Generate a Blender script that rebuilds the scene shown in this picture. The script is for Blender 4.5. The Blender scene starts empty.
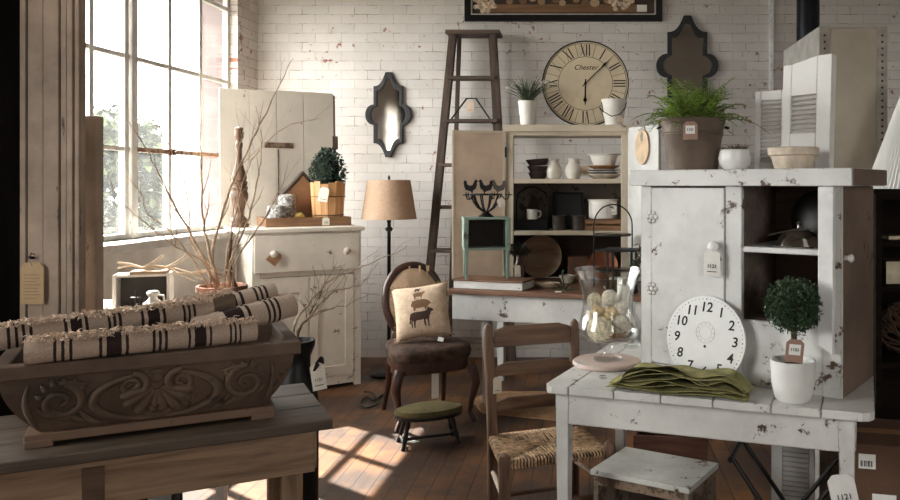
import bpy, bmesh, math, random
from mathutils import Vector, Matrix, Euler
R = math.radians
PI = math.pi
rnd = random.Random(7)
SC = bpy.context.scene
COL = SC.collection

# ------------------------------------------------------------------ camera model
FPX, CX, CY, EYE = 800.0, 590.0, 185.0, 1.40
def P(px, py, d):
    """a point seen at (px, py) at distance d from the lens plane"""
    return Vector(((px - CX) * d / FPX, d, EYE - (py - CY) * d / FPX))
def G(px, py, z):
    """a point seen at (px, py) on the horizontal plane of height z"""
    d = FPX * (EYE - z) / (py - CY)
    return P(px, py, d)
cam_d = bpy.data.cameras.new('camera')
cam = bpy.data.objects.new('camera', cam_d)
COL.objects.link(cam)
cam.location = (0, 0, EYE)
cam.rotation_euler = (PI / 2, 0, 0)
cam_d.sensor_width = 36
cam_d.lens = 36 * FPX / 900
cam_d.shift_x = (450 - CX) / 900
cam_d.shift_y = -(250 - CY) / 900
cam_d.clip_start = 0.05
SC.camera = cam
SC.view_settings.view_transform = 'Standard'
SC.view_settings.look = 'None'
SC.view_settings.gamma = 1
SC.view_settings.exposure = 0.97
SC.view_settings.use_curve_mapping = False

# ------------------------------------------------------------------ materials
def lin(c):
    out = []
    for v in c[:3]:
        v = v / 255.0
        out.append(v / 12.92 if v <= 0.04045 else ((v + 0.055) / 1.055) ** 2.4)
    return (*out, 1.0)
MATS = {}
class NT:
    def __init__(s, name):
        s.m = bpy.data.materials.new(name)
        s.m.use_nodes = True
        s.t = s.m.node_tree
        s.n = s.t.nodes
        s.b = s.n['Principled BSDF']
        s.o = s.n['Material Output']
    def add(s, typ, **kw):
        nd = s.n.new(typ)
        for k, v in kw.items():
            if k in nd.inputs.keys():
                nd.inputs[k].default_value = v
            else:
                setattr(nd, k, v)
        return nd
    def link(s, a, b):
        s.t.links.new(a, b)
    def coord(s, scale=(1, 1, 1), kind='Object', rot=(0, 0, 0), loc=(0, 0, 0)):
        c = s.add('ShaderNodeTexCoord')
        m = s.add('ShaderNodeMapping')
        m.inputs['Scale'].default_value = scale
        m.inputs['Rotation'].default_value = rot
        m.inputs['Location'].default_value = loc
        s.link(c.outputs[kind], m.inputs['Vector'])
        return m.outputs['Vector']
    def noise(s, vec, scale=5, detail=6, rough=.6, dist=0):
        nd = s.add('ShaderNodeTexNoise')
        nd.inputs['Scale'].default_value = scale
        nd.inputs['Detail'].default_value = detail
        nd.inputs['Roughness'].default_value = rough
        nd.inputs['Distortion'].default_value = dist
        if vec is not None: s.link(vec, nd.inputs['Vector'])
        return nd.outputs['Fac']
    def ramp(s, fac, stops, interp='LINEAR'):
        r = s.add('ShaderNodeValToRGB')
        cr = r.color_ramp
        cr.interpolation = interp
        while len(cr.elements) < len(stops): cr.elements.new(.5)
        while len(cr.elements) > len(stops): cr.elements.remove(cr.elements[-1])
        for e, (p, c) in zip(cr.elements, stops):
            e.position = p
            e.color = c if len(c) == 4 and max(c) <= 1 else lin(c)
        s.link(fac, r.inputs['Fac'])
        return r.outputs['Color']
    def mix(s, fac, a, b, mode='MIX'):
        m = s.add('ShaderNodeMix', data_type='RGBA', blend_type=mode)
        for sock, v in ((m.inputs[0], fac), (m.inputs[6], a), (m.inputs[7], b)):
            if hasattr(v, 'is_linked') or hasattr(v, 'links'): s.link(v, sock)
            elif isinstance(v, (int, float)): sock.default_value = v
            else: sock.default_value = v if len(v) == 4 and max(v) <= 1 else lin(v)
        return m.outputs[2]
    def math(s, op, a, b=None, c=None):
        m = s.add('ShaderNodeMath', operation=op)
        for i, v in enumerate((a, b, c)):
            if v is None: continue
            if isinstance(v, (int, float)): m.inputs[i].default_value = v
            else: s.link(v, m.inputs[i])
        return m.outputs[0]
    def bump(s, h, strength=.3, dist=.01):
        b = s.add('ShaderNodeBump')
        b.inputs['Strength'].default_value = strength
        b.inputs['Distance'].default_value = dist
        s.link(h, b.inputs['Height'])
        s.link(b.outputs['Normal'], s.b.inputs['Normal'])
    def fin(s, col=None, rough=.6, metal=0, spec=.4):
        if col is not None:
            if isinstance(col, (tuple, list)): s.b.inputs['Base Color'].default_value = lin(col)
            else: s.link(col, s.b.inputs['Base Color'])
        s.b.inputs['Roughness'].default_value = rough
        s.b.inputs['Metallic'].default_value = metal
        s.b.inputs['Specular IOR Level'].default_value = spec
        return s.m
BLK, WHT = (0, 0, 0, 1), (1, 1, 1, 1)
def plain(name, c, rough=.6, metal=0, spec=.4, var=.12, scale=14, bump=.08):
    if name in MATS: return MATS[name]
    t = NT(name)
    f = t.noise(t.coord(), scale, 5)
    dk = tuple(v * (1 - var) for v in c)
    lt = tuple(min(255, v * (1 + var)) for v in c)
    t.bump(f, bump, .004)
    MATS[name] = t.fin(t.ramp(f, [(.3, dk), (.7, lt)]), rough, metal, spec)
    return MATS[name]
def chipped(name, paint, under, amount=.33, scale=7, rough=.6, grime=.15, stretch=(1, 1, 1), edge=0):
    """old paint with chips showing the wood below, soft grime"""
    if name in MATS: return MATS[name]
    t = NT(name)
    amount += .033
    v = t.coord(stretch)
    f1 = t.noise(v, scale * 1.9, 10, .74, .3)
    f2 = t.noise(t.coord((stretch[0] * 1, stretch[1] * 1, stretch[2] * 1), loc=(3, 1, 2)), scale * .35, 4)
    k = t.math('ADD', t.math('MULTIPLY', f1, .72), t.math('MULTIPLY', f2, .28))
    mask = t.ramp(k, [(amount - .012, WHT), (amount + .012, BLK)])
    if edge:
        # worn arrises: where the rounded normal leaves the face normal
        bv = t.add('ShaderNodeBevel'); bv.samples = 4; bv.inputs['Radius'].default_value = edge
        ge = t.add('ShaderNodeNewGeometry')
        dt = t.add('ShaderNodeVectorMath', operation='DOT_PRODUCT')
        t.link(bv.outputs[0], dt.inputs[0]); t.link(ge.outputs['Normal'], dt.inputs[1])
        ew = t.math('SUBTRACT', 1.0, dt.outputs['Value'])
        en = t.noise(t.coord(loc=(2, 8, 5)), 26, 8, .7)
        em = t.ramp(t.math('ADD', t.math('MULTIPLY', ew, 1.1), en), [(.655, BLK), (.70, WHT)])
        mask = t.math('MAXIMUM', mask, t.math('MULTIPLY', em, t.math('GREATER_THAN', ew, .02)))
    g = t.noise(t.coord(loc=(7, 3, 1)), scale * .5, 7, .65)
    pd = tuple(x * (1 - grime) for x in paint)
    pc = t.ramp(g, [(.32, pd), (.62, paint)])
    uc = t.ramp(f1, [(.2, tuple(x * .6 for x in under)), (.5, under)])
    t.bump(t.math('SUBTRACT', t.math('MULTIPLY', f1, .25), mask), .35, .002)
    MATS[name] = t.fin(t.mix(mask, pc, uc), rough)
    return MATS[name]
def wood(name, c1, c2, axis=0, scale=1.0, rough=.6, crack=.0, spec=.35):
    if name in MATS: return MATS[name]
    t = NT(name)
    st = [14 * scale] * 3
    st[axis] = 1.3 * scale
    v = t.coord(tuple(st))
    f = t.noise(v, 2.2, 8, .62, .6)
    f2 = t.noise(t.coord(), 4, 4)
    c = t.ramp(f, [(.28, c1), (.68, c2)])
    c = t.mix(t.ramp(f2, [(.35, (.55, .55, .55, 1)), (.65, WHT)]), c, c, 'MULTIPLY') if False else c
    t.bump(f, .25, .003)
    MATS[name] = t.fin(c, rough, 0, spec)
    return MATS[name]
def glassy(name, tint=(.97, .98, .97, 1), gloss=.10, milk=0.0, edge=True):
    if name in MATS: return MATS[name]
    t = NT(name)
    tr = t.add('ShaderNodeBsdfTransparent'); tr.inputs['Color'].default_value = tint
    gl = t.add('ShaderNodeBsdfGlossy'); gl.inputs['Roughness'].default_value = .03
    lw = t.add('ShaderNodeLayerWeight'); lw.inputs['Blend'].default_value = .25
    mx = t.add('ShaderNodeMixShader')
    fac = t.math('ADD', t.math('MULTIPLY', lw.outputs['Facing'], .55 if edge else .1), gloss)
    t.link(fac, mx.inputs[0]); t.link(tr.outputs[0], mx.inputs[1]); t.link(gl.outputs[0], mx.inputs[2])
    out = mx.outputs[0]
    if milk:
        ml = t.add('ShaderNodeBsdfTranslucent'); ml.inputs['Color'].default_value = (.9, .92, .93, 1)
        m2 = t.add('ShaderNodeMixShader')
        f = t.noise(t.coord(), 3, 5)
        t.link(t.math('MULTIPLY', f, milk * 2), m2.inputs[0])
        t.link(out, m2.inputs[1]); t.link(ml.outputs[0], m2.inputs[2])
        out = m2.outputs[0]
    t.link(out, t.o.inputs['Surface'])
    MATS[name] = t.m
    return t.m

# ------------------------------------------------------------------ mesh building
class MB:
    def __init__(s): s.bm = bmesh.new()
    def quad(s, vs):
        return s.bm.faces.new([s.bm.verts.new(v) for v in vs])
    def box(s, x0, x1, y0, y1, z0, z1, m=None):
        c = [Vector(p) for p in ((x0,y0,z0),(x1,y0,z0),(x1,y1,z0),(x0,y1,z0),(x0,y0,z1),(x1,y0,z1),(x1,y1,z1),(x0,y1,z1))]
        if m is not None: c = [m @ p for p in c]
        v = [s.bm.verts.new(p) for p in c]
        for f in ((3,2,1,0),(4,5,6,7),(0,1,5,4),(1,2,6,5),(2,3,7,6),(3,0,4,7)):
            s.bm.faces.new([v[i] for i in f])
        return s
    def taper(s, x, y, z0, z1, w0, d0, w1, d1, dx=0, dy=0):
        """a square leg: size w0 x d0 at z0, w1 x d1 at z1, the top moved by dx, dy"""
        lo = [s.bm.verts.new((x + i * w0 / 2, y + j * d0 / 2, z0)) for i, j in ((-1,-1),(1,-1),(1,1),(-1,1))]
        hi = [s.bm.verts.new((x + dx + i * w1 / 2, y + dy + j * d1 / 2, z1)) for i, j in ((-1,-1),(1,-1),(1,1),(-1,1))]
        s.bm.faces.new(lo[::-1]); s.bm.faces.new(hi)
        for i in range(4): s.bm.faces.new((lo[i], lo[(i+1)%4], hi[(i+1)%4], hi[i]))
        return s
    def lathe(s, prof, seg=32, c=(0, 0, 0), m=None, sx=1, sy=1):
        c = Vector(c)
        rings = []
        for r, z in prof:
            if r < 1e-5:
                p = Vector((0, 0, z)); p = m @ p if m is not None else p
                rings.append([s.bm.verts.new(p + c)])
            else:
                ring = []
                for i in range(seg):
                    a = 2 * PI * i / seg
                    p = Vector((r * sx * math.cos(a), r * sy * math.sin(a), z))
                    p = m @ p if m is not None else p
                    ring.append(s.bm.verts.new(p + c))
                rings.append(ring)
        for a, b in zip(rings, rings[1:]):
            if len(a) == 1 and len(b) == 1: continue
            for i in range(seg):
                j = (i + 1) % seg
                if len(a) == 1: s.bm.faces.new((a[0], b[j], b[i]))
                elif len(b) == 1: s.bm.faces.new((a[i], a[j], b[0]))
                else: s.bm.faces.new((a[i], a[j], b[j], b[i]))
        return s
    def tube(s, pts, r, seg=8, cap=True, closed=False):
        pts = [Vector(p) for p in pts]
        n = len(pts)
        rs = r if isinstance(r, (list, tuple)) else [r] * n
        rings = []
        prev = None
        for i, p in enumerate(pts):
            if closed: t = pts[(i + 1) % n] - pts[i - 1]
            else: t = pts[min(i + 1, n - 1)] - pts[max(i - 1, 0)]
            if t.length < 1e-9: t = Vector((0, 0, 1))
            t.normalize()
            if prev is None:
                a = Vector((0, 0, 1)) if abs(t.z) < .9 else Vector((1, 0, 0))
                u = t.cross(a).normalized()
            else:
                u = prev - t * prev.dot(t)
                u = u.normalized() if u.length > 1e-6 else t.orthogonal().normalized()
            prev = u
            w = t.cross(u)
            rings.append([s.bm.verts.new(p + (u * math.cos(2*PI*k/seg) + w * math.sin(2*PI*k/seg)) * rs[i]) for k in range(seg)])
        rng = range(n) if closed else range(n - 1)
        for i in rng:
            a, b = rings[i], rings[(i + 1) % n]
            for k in range(seg):
                j = (k + 1) % seg
                s.bm.faces.new((a[k], a[j], b[j], b[k]))
        if cap and not closed:
            s.bm.faces.new(rings[0][::-1]); s.bm.faces.new(rings[-1])
        return s
    def prism(s, pts, t0, t1, axis='y', m=None):
        """outline in the xz plane (axis y), xy (axis z) or yz (axis x), given thickness"""
        def mk(p, t):
            v = {'y': Vector((p[0], t, p[1])), 'z': Vector((p[0], p[1], t)), 'x': Vector((t, p[0], p[1]))}[axis]
            return m @ v if m is not None else v
        a = [s.bm.verts.new(mk(p, t0)) for p in pts]
        b = [s.bm.verts.new(mk(p, t1)) for p in pts]
        try:
            s.bm.faces.new(a); s.bm.faces.new(b[::-1])
        except ValueError: pass
        n = len(pts)
        for i in range(n):
            j = (i + 1) % n
            s.bm.faces.new((a[j], a[i], b[i], b[j]))
        return s
    def ring(s, outer, inner, t0, t1, axis='y'):
        """a frame between two outlines of the same number of points"""
        def mk(p, t):
            return {'y': (p[0], t, p[1]), 'z': (p[0], p[1], t), 'x': (t, p[0], p[1])}[axis]
        L = [[s.bm.verts.new(mk(p, t)) for p in o] for o in (outer, inner) for t in (t0, t1)]
        n = len(outer)
        for i in range(n):
            j = (i + 1) % n
            s.bm.faces.new((L[0][i], L[0][j], L[2][j], L[2][i]))
            s.bm.faces.new((L[1][j], L[1][i], L[3][i], L[3][j]))
            s.bm.faces.new((L[0][j], L[0][i], L[1][i], L[1][j]))
            s.bm.faces.new((L[2][i], L[2][j], L[3][j], L[3][i]))
        return s
    def ball(s, c, r, sc=(1, 1, 1), u=16, v=10, jit=0):
        m = Matrix.Translation(Vector(c)) @ Matrix.Diagonal((*[r * k for k in sc], 1))
        g = bmesh.ops.create_uvsphere(s.bm, u_segments=u, v_segments=v, radius=1, matrix=m)
        if jit:
            for q in g['verts']: q.co += Vector((rnd.uniform(-1,1), rnd.uniform(-1,1), rnd.uniform(-1,1))) * jit
        return s
    def leaf(s, p, d, up, L, W, fold=.15):
        """a small pointed leaf of two folded halves"""
        d = Vector(d).normalized(); up = Vector(up)
        w = d.cross(up)
        w = w.normalized() if w.length > 1e-5 else d.orthogonal().normalized()
        n = w.cross(d)
        p = Vector(p)
        a = s.bm.verts.new(p); b = s.bm.verts.new(p + d * L)
        l = s.bm.verts.new(p + d * L * .45 + w * W * .5 + n * fold * W)
        r = s.bm.verts.new(p + d * L * .45 - w * W * .5 + n * fold * W)
        s.bm.faces.new((a, r, b)); s.bm.faces.new((a, b, l))
        return s
    def build(s, name, mat, parent=None, bevel=0.0, smooth=True, ang=40, loc=None, rot=None):
        bm = s.bm
        bmesh.ops.recalc_face_normals(bm, faces=bm.faces)
        me = bpy.data.meshes.new(name)
        bm.to_mesh(me); bm.free()
        me.materials.append(mat)
        if smooth:
            for p in me.polygons: p.use_smooth = True
            me.set_sharp_from_angle(angle=R(ang))
        o = bpy.data.objects.new(name, me)
        COL.objects.link(o)
        if parent is not None: o.parent = parent
        if loc is not None: o.location = loc
        if rot is not None: o.rotation_euler = rot
        if bevel:
            b = o.modifiers.new('bevel', 'BEVEL')
            b.width = bevel; b.segments = 2; b.limit_method = 'ANGLE'; b.angle_limit = R(50)
            b.harden_normals = False
        return o
def raw(name, bm_or_mb): return bm_or_mb
def tag(o, label, cat, group=None, kind=None):
    o['label'] = label
    o['category'] = cat
    if group: o['group'] = group
    if kind: o['kind'] = kind
    return o
def T(name, label, cat, loc, rz=0, group=None, rot=None):
    o = bpy.data.objects.new(name, None)
    o.empty_display_size = .05
    COL.objects.link(o)
    o.location = loc
    o.rotation_euler = rot if rot is not None else (0, 0, rz)
    return tag(o, label, cat, group)
def ST(o):
    o['kind'] = 'structure'
    return o
def dup(root, loc, rot, label, group=None):
    def cp(o, par):
        c = o.copy(); COL.objects.link(c)
        if par is not None: c.parent = par
        for ch in o.children: cp(ch, c)
        return c
    kids = list(root.children)
    c = root.copy(); COL.objects.link(c)
    for ch in kids: cp(ch, c)
    c.location = loc
    c.rotation_euler = rot
    c['label'] = label
    if group: c['group'] = group
    return c
def text(name, s, size, mat, parent, loc, rot=(PI/2, 0, 0), ext=.0004, shear=0, bold=0, align='CENTER'):
    cu = bpy.data.curves.new(name, 'FONT')
    cu.body = s; cu.size = size; cu.extrude = ext; cu.shear = shear; cu.offset = bold
    cu.align_x = align; cu.align_y = 'CENTER'; cu.resolution_u = 3
    tmp = bpy.data.objects.new('tmp', cu)
    me = bpy.data.meshes.new_from_object(tmp)
    bpy.data.objects.remove(tmp); bpy.data.curves.remove(cu)
    me.materials.clear(); me.materials.append(mat)
    o = bpy.data.objects.new(name, me)
    COL.objects.link(o)
    if parent is not None: o.parent = parent
    o.location = loc; o.rotation_euler = rot
    return o
def price_tag(parent, loc, w, h, rz=0, tilt=0, body=(225, 218, 205), s='1121', two=False, roll=0, string=None):
    """a paper tag hanging on a thing, printed side towards -y; loc is its top centre"""
    m = MB()
    c = .22 * w
    m.prism([(-w/2, -h), (w/2, -h), (w/2, -c), (w/2 - c, 0), (-w/2 + c, 0), (-w/2, -c)], -.0006, .0006)
    o = m.build('price_tag', plain('tag_%d_%d_%d' % body, body, .85, var=.05), parent, smooth=False, loc=loc, rot=(tilt, roll, rz))
    if two:
        MB().box(-w*.32, w*.32, -.0012, -.0007, -h*.68, -h*.22).build('tag_sticker', plain('tag_white', (228, 226, 220), .8, var=.03), o, smooth=False)
        text('tag_print', s, w*.24, INK, o, (0, -.0016, -h*.45), bold=.0003)
    else:
        text('tag_print', s, w*.3, INK, o, (0, -.0011, -h*.62), bold=.0003)
        MB().box(-w*.3, w*.3, -.0009, -.0006, -h*.84, -h*.81).build('tag_line', INK, o, smooth=False)
    if string:
        MB().tube([(0, 0, -.006), (string[0]*.5, string[1]*.5 - .003, string[2]*.5), string], .0007, 5).build('tag_string', plain('string', (150, 130, 105), .9), o)
    return o
INK = plain('ink', (34, 30, 28), .7, var=.02)
# ================================================================== SETTING
def brick_mat(name, ax, c1, c2, mortar, chip=.36, bw=.212, rh=.0755, red=(140, 92, 74), wash=.0):
    t = NT(name)
    tc = t.add('ShaderNodeTexCoord')
    sp = t.add('ShaderNodeSeparateXYZ'); t.link(tc.outputs['Object'], sp.inputs[0])
    cb = t.add('ShaderNodeCombineXYZ')
    t.link(sp.outputs[ax], cb.inputs[0]); t.link(sp.outputs[2], cb.inputs[1])
    wob = t.noise(cb.outputs[0], 9, 3)
    ad = t.add('ShaderNodeVectorMath', operation='ADD')
    wv = t.add('ShaderNodeCombineXYZ')
    t.link(t.math('MULTIPLY', wob, .012), wv.inputs[0]); t.link(t.math('MULTIPLY', wob, .016), wv.inputs[1])
    t.link(cb.outputs[0], ad.inputs[0]); t.link(wv.outputs[0], ad.inputs[1])
    b = t.add('ShaderNodeTexBrick')
    b.inputs['Scale'].default_value = 1
    b.inputs['Brick Width'].default_value = bw
    b.inputs['Row Height'].default_value = rh
    b.inputs['Mortar Size'].default_value = .0035
    b.inputs['Mortar Smooth'].default_value = .6
    b.inputs['Bias'].default_value = 0
    b.inputs['Color1'].default_value = lin(c1); b.inputs['Color2'].default_value = lin(c2)
    b.inputs['Mortar'].default_value = lin(mortar)
    t.link(ad.outputs[0], b.inputs['Vector'])
    n1 = t.noise(cb.outputs[0], 16, 8, .7)
    n2 = t.noise(cb.outputs[0], 1.7, 4)
    k = t.math('ADD', t.math('MULTIPLY', n1, .66), t.math('MULTIPLY', n2, .34))
    mask = t.ramp(k, [(chip - .01, WHT), (chip + .012, BLK)])
    # dark pits sit in the joints only
    pit = t.math('MULTIPLY', b.outputs['Fac'], t.ramp(t.noise(cb.outputs[0], 7, 6, .7), [(.52, BLK), (.60, WHT)]))
    g = t.noise(cb.outputs[0], 3.2, 8, .66)
    col = t.mix(t.ramp(g, [(.35, (.16, .16, .16, 1)), (.62, BLK)]), b.outputs['Color'], (150, 140, 130))
    col = t.mix(mask, col, red)
    col = t.mix(t.math('MULTIPLY', pit, .7), col, (96, 80, 70))
    h = t.math('SUBTRACT', t.math('MULTIPLY', n1, .35), t.math('ADD', t.math('MULTIPLY', b.outputs['Fac'], .9), t.math('MULTIPLY', mask, .4)))
    t.bump(h, .38, .006)
    return t.fin(col, .62, 0, .35)
YW = 6.5
M_BRICK = brick_mat('white_painted_brick', 0, (214, 208, 203), (205, 199, 194), (190, 183, 177), .395)
M_BRICKL = brick_mat('white_painted_brick_side', 1, (214, 206, 199), (200, 186, 174), (170, 158, 150), .42)
M_PLASTER = plain('old_white_plaster', (230, 224, 216), .7, var=.06, scale=5, bump=.15)
M_FRAME = chipped('window_paint', (218, 213, 206), (140, 108, 84), .35, 12)

fl = NT('old_floorboards')
tc = fl.add('ShaderNodeTexCoord'); sp = fl.add('ShaderNodeSeparateXYZ'); fl.link(tc.outputs['Object'], sp.inputs[0])
cb = fl.add('ShaderNodeCombineXYZ'); fl.link(sp.outputs[1], cb.inputs[0]); fl.link(sp.outputs[0], cb.inputs[1])
bk = fl.add('ShaderNodeTexBrick')
for k, v in (('Scale', 1), ('Brick Width', 2.3), ('Row Height', .092), ('Mortar Size', .0035), ('Mortar Smooth', .3), ('Bias', 0)): bk.inputs[k].default_value = v
bk.inputs['Color1'].default_value = (.75, .75, .75, 1); bk.inputs['Color2'].default_value = (1, 1, 1, 1); bk.inputs['Mortar'].default_value = (.12, .1, .08, 1)
fl.link(cb.outputs[0], bk.inputs['Vector'])
gn = fl.noise(fl.coord((16, 1.1, 16)), 2.5, 8, .65, .5)
wr = fl.noise(fl.coord(), 1.6, 7, .68)
col = fl.ramp(gn, [(.25, (40, 27, 20)), (.7, (76, 52, 37))])
col = fl.mix(fl.ramp(wr, [(.45, BLK), (.63, (.6, .6, .6, 1))]), col, (150, 95, 44))
col = fl.mix(1.0, col, bk.outputs['Color'], 'MULTIPLY')
fl.bump(fl.math('SUBTRACT', fl.math('MULTIPLY', gn, .3), bk.outputs['Fac']), .35, .004)
M_FLOOR = fl.fin(col, .5, 0, .45)
ST(MB().box(-3.6, 3.0, -2.2, 6.9, -.1, 0).build('floor', M_FLOOR, smooth=False))
ST(MB().box(-3.6, 3.0, -2.2, 6.9, 4.2, 4.3).build('ceiling', plain('ceiling_paint', (150, 142, 132), .8), smooth=False))
ST(MB().box(-3.4, 3.0, YW, YW + .3, 0, 4.2).build('wall_back', M_BRICK, smooth=False))
M_FRONTW = brick_mat('shop_wall_brick', 0, (206, 198, 190), (196, 188, 180), (176, 168, 161), .39)
M_RIGHTW = brick_mat('side_wall_brick', 1, (206, 198, 190), (196, 188, 180), (176, 168, 161), .39)
ST(MB().box(2.7, 3.0, -2.2, 6.5, 0, 4.2).build('wall_right', M_RIGHTW, smooth=False))
f3 = MB()
f3.box(-3.4, 1.15, -2.2, -1.9, 0, 4.2); f3.box(1.95, 3.0, -2.2, -1.9, 0, 4.2); f3.box(1.15, 1.95, -2.2, -1.9, 0, 1.2); f3.box(1.15, 1.95, -2.2, -1.9, 2.5, 4.2)
ST(f3.build('wall_front', M_FRONTW, smooth=False))

# window wall, in its own frame: local y runs along the wall, local -x is outdoors
WLOC, WROT = (-2.944, 0, 0), (0, 0, -math.atan(.0375))
Z0, Z1 = 1.07, 2.86
A0, A1 = 3.3, 6.165
B0, B1 = .2, 1.6
wl = MB()
wl.box(-.3, 0, -1.9, B0, 0, 4.2); wl.box(-.3, 0, B1, A0, 0, 4.2); wl.box(-.3, 0, A1, 6.62, 0, 4.2)
for y0, y1, zt in ((B0, B1, 2.6), (A0, A1, Z1)):
    wl.box(-.3, 0, y0, y1, 0, Z0); wl.box(-.3, 0, y0, y1, zt, 4.2)
w = ST(wl.build('wall_left', M_BRICKL, smooth=False)); w.location = WLOC; w.rotation_euler = WROT
# plastered dado below the sill and the sill itself
ap = ST(MB().box(.001, .03, A0 - .1, A1 + .05, .0, Z0 - .05).build('trim_1', M_PLASTER, smooth=False, bevel=.004)); ap.location = WLOC; ap.rotation_euler = WROT
sl = ST(MB().box(-.1, .16, A0 - .1, A1 + .03, Z0 - .05, Z0).build('trim_2', M_FRAME, bevel=.006, smooth=False)); sl.location = WLOC; sl.rotation_euler = WROT
M_PANE = glassy('old_window_glass', (.95, .97, .97, 1),   .03, .012, edge=False)
def win(name, y0, y1, z1, vbars, hbars, thick):
    root = bpy.data.objects.new(name, None); COL.objects.link(root); ST(root)
    root.location = WLOC; root.rotation_euler = WROT
    m = MB()
    x0, x1 = -.1, -.062
    m.box(x0, x1, y0, y0 + .03, Z0, z1); m.box(x0, x1, y1 - .035, y1, Z0, z1)
    m.box(x0, x1, y0, y1, Z0, Z0 + .035); m.box(x0, x1, y0, y1, z1 - .03, z1)
    m.build('window_frame', M_FRAME, root, bevel=.003, smooth=False)
    for v in vbars: MB().box(x0 + .008, x1 + .008, v - .019, v + .019, Z0 + .03, z1 - .02).build('muntin', M_FRAME, root, smooth=False)
    for h in hbars: MB().box(x0 + .006, x1 + .004, y0 + .02, y1 - .02, h - .013, h + .013).build('muntin', M_FRAME, root, smooth=False)
    for v in thick: MB().box(x0 - .01, x1 + .02, v - .03, v + .03, Z0, z1).build('mullion', M_FRAME, root, bevel=.004, smooth=False)
    MB().box(-.083, -.080, y0 + .02, y1 - .02, Z0 + .02, z1 - .02).build('pane', M_PANE, root, smooth=False)
    return root
w1 = win('window_1', A0, A1, Z1, (3.72, 4.13, 4.54, 4.865, 5.333, 5.726), (1.62, 2.186, 2.744), (4.93,))
MB().box(-.06, -.035, 5.32, 5.37, 1.6, 1.64).tube([(-.045, 5.345, 1.62), (-.02, 5.345, 1.62), (-.015, 5.39, 1.615)], .007).build('window_latch', chipped('rusty_latch', (140, 100, 70), (90, 50, 30), .5), w1)
MB().box(-.06, -.04, 4.95, A1 - .04, 1.606, 1.634).build('rail', chipped('rusty_rail', (176, 150, 126), (128, 84, 54), .47, 16), w1, smooth=False)
win('window_2', B0, B1, 2.6, (.66, 1.13), (1.62, 2.186), ())
w3 = bpy.data.objects.new('window_3', None); COL.objects.link(w3); ST(w3)
m = MB()
m.box(1.15, 1.19, -2.1, -2.05, 1.2, 2.5).box(1.91, 1.95, -2.1, -2.05, 1.2, 2.5).box(1.15, 1.95, -2.1, -2.05, 1.2, 1.24).box(1.15, 1.95, -2.1, -2.05, 2.46, 2.5).box(1.15, 1.95, -2.1, -2.05, 1.83, 1.87)
m.build('window_frame', M_FRAME, w3, smooth=False)
MB().box(1.17, 1.93, -2.079, -2.076, 1.22, 2.48).build('pane', M_PANE, w3, smooth=False)
# boarded post and lower post beside the window, dark boarding to their left
M_POST = chipped('post_paint', (174, 152, 133), (82, 62, 50), .365, 7, stretch=(2, 2, .35), grime=.25)
post = MB()
xs = [-2.07, -2.045, -1.985, -1.925, -1.90, -1.875, -1.855]
for i, (a, b) in enumerate(zip(xs, xs[1:])):
    post.box(a + .002, b - .002, 2.90 + .006 * (i % 2), 2.93, 0, 4.2)
post.box(-2.07, -1.855, 2.925, 2.945, 0, 4.2)
pt = T('boarded_post', 'tall boarded wooden post with weathered tan paint at left edge beside window', 'post', (0, 0, 0))
po = post.build('post', M_POST, pt, bevel=.003, smooth=False)
MB().tube([(-2.02, 2.905, 1.135), (-2.02, 2.88, 1.14)], .005).tube([(-2.02, 2.884, 1.14), (-2.012, 2.882, 1.155), (-2.0, 2.882, 1.15)], .002).build('nail', plain('dark_iron', (38, 34, 32), .5, .6), pt)
price = T('hanging_tag', 'manila paper tag with handwriting on string, hanging from nail on boarded post', 'tag', (-2.012, 2.886, 1.12))
o = MB().prism([(-.042, -.15), (.042, -.15), (.042, -.02), (.028, 0), (-.028, 0), (-.042, -.02)], -.001, .001).build('paper', plain('manila', (186, 158, 122), .85, var=.05), price, smooth=False)
for i in range(8):
    MB().box(-.03, .03 - .02 * rnd.random(), -.0016, -.0011, -.045 - i * .012, -.0435 - i * .012).build('handwriting', plain('brown_ink', (110, 84, 62), .8), price, smooth=False)
MB().tube([(0, -.002, -.012), (-.012, -.003, .02), (0, -.004, .03)], .001, 5).build('string', plain('string', (150, 130, 105), .9), price)
lp = tag(MB().box(-1.99, -1.853, 3.0, 3.05, 0, 1.66).build('low_post', M_POST, bevel=.004, smooth=False), 'shorter boxed post, flat topped, right behind the tall boarded post', 'post')
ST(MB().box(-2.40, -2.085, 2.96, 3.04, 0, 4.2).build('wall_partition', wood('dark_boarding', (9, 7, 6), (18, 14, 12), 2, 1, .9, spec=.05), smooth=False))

# white corner strip and stove pipe on the back wall
c = MB(); c.box(1.455, 1.485, YW - .03, YW, 0, 4.2)
ST(c.build('trim_3', plain('white_strip', (214, 212, 210), .5), smooth=False))
fp = T('flue_pipe', 'black metal stove pipe rising against the back wall behind the riveted case', 'pipe', P(808, 40, 6.0).xy.to_3d())
MB().lathe([(0, 0), (.085, 0), (.085, 4.19), (0, 4.19)], 24).build('pipe', plain('black_stove', (30, 31, 36), .32, .5), fp)
MB().lathe([(.085, 2.4), (.092, 2.4), (.092, 2.44), (.085, 2.44)], 24).build('collar', plain('black_stove', (30, 31, 36), .32, .5), fp)

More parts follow.
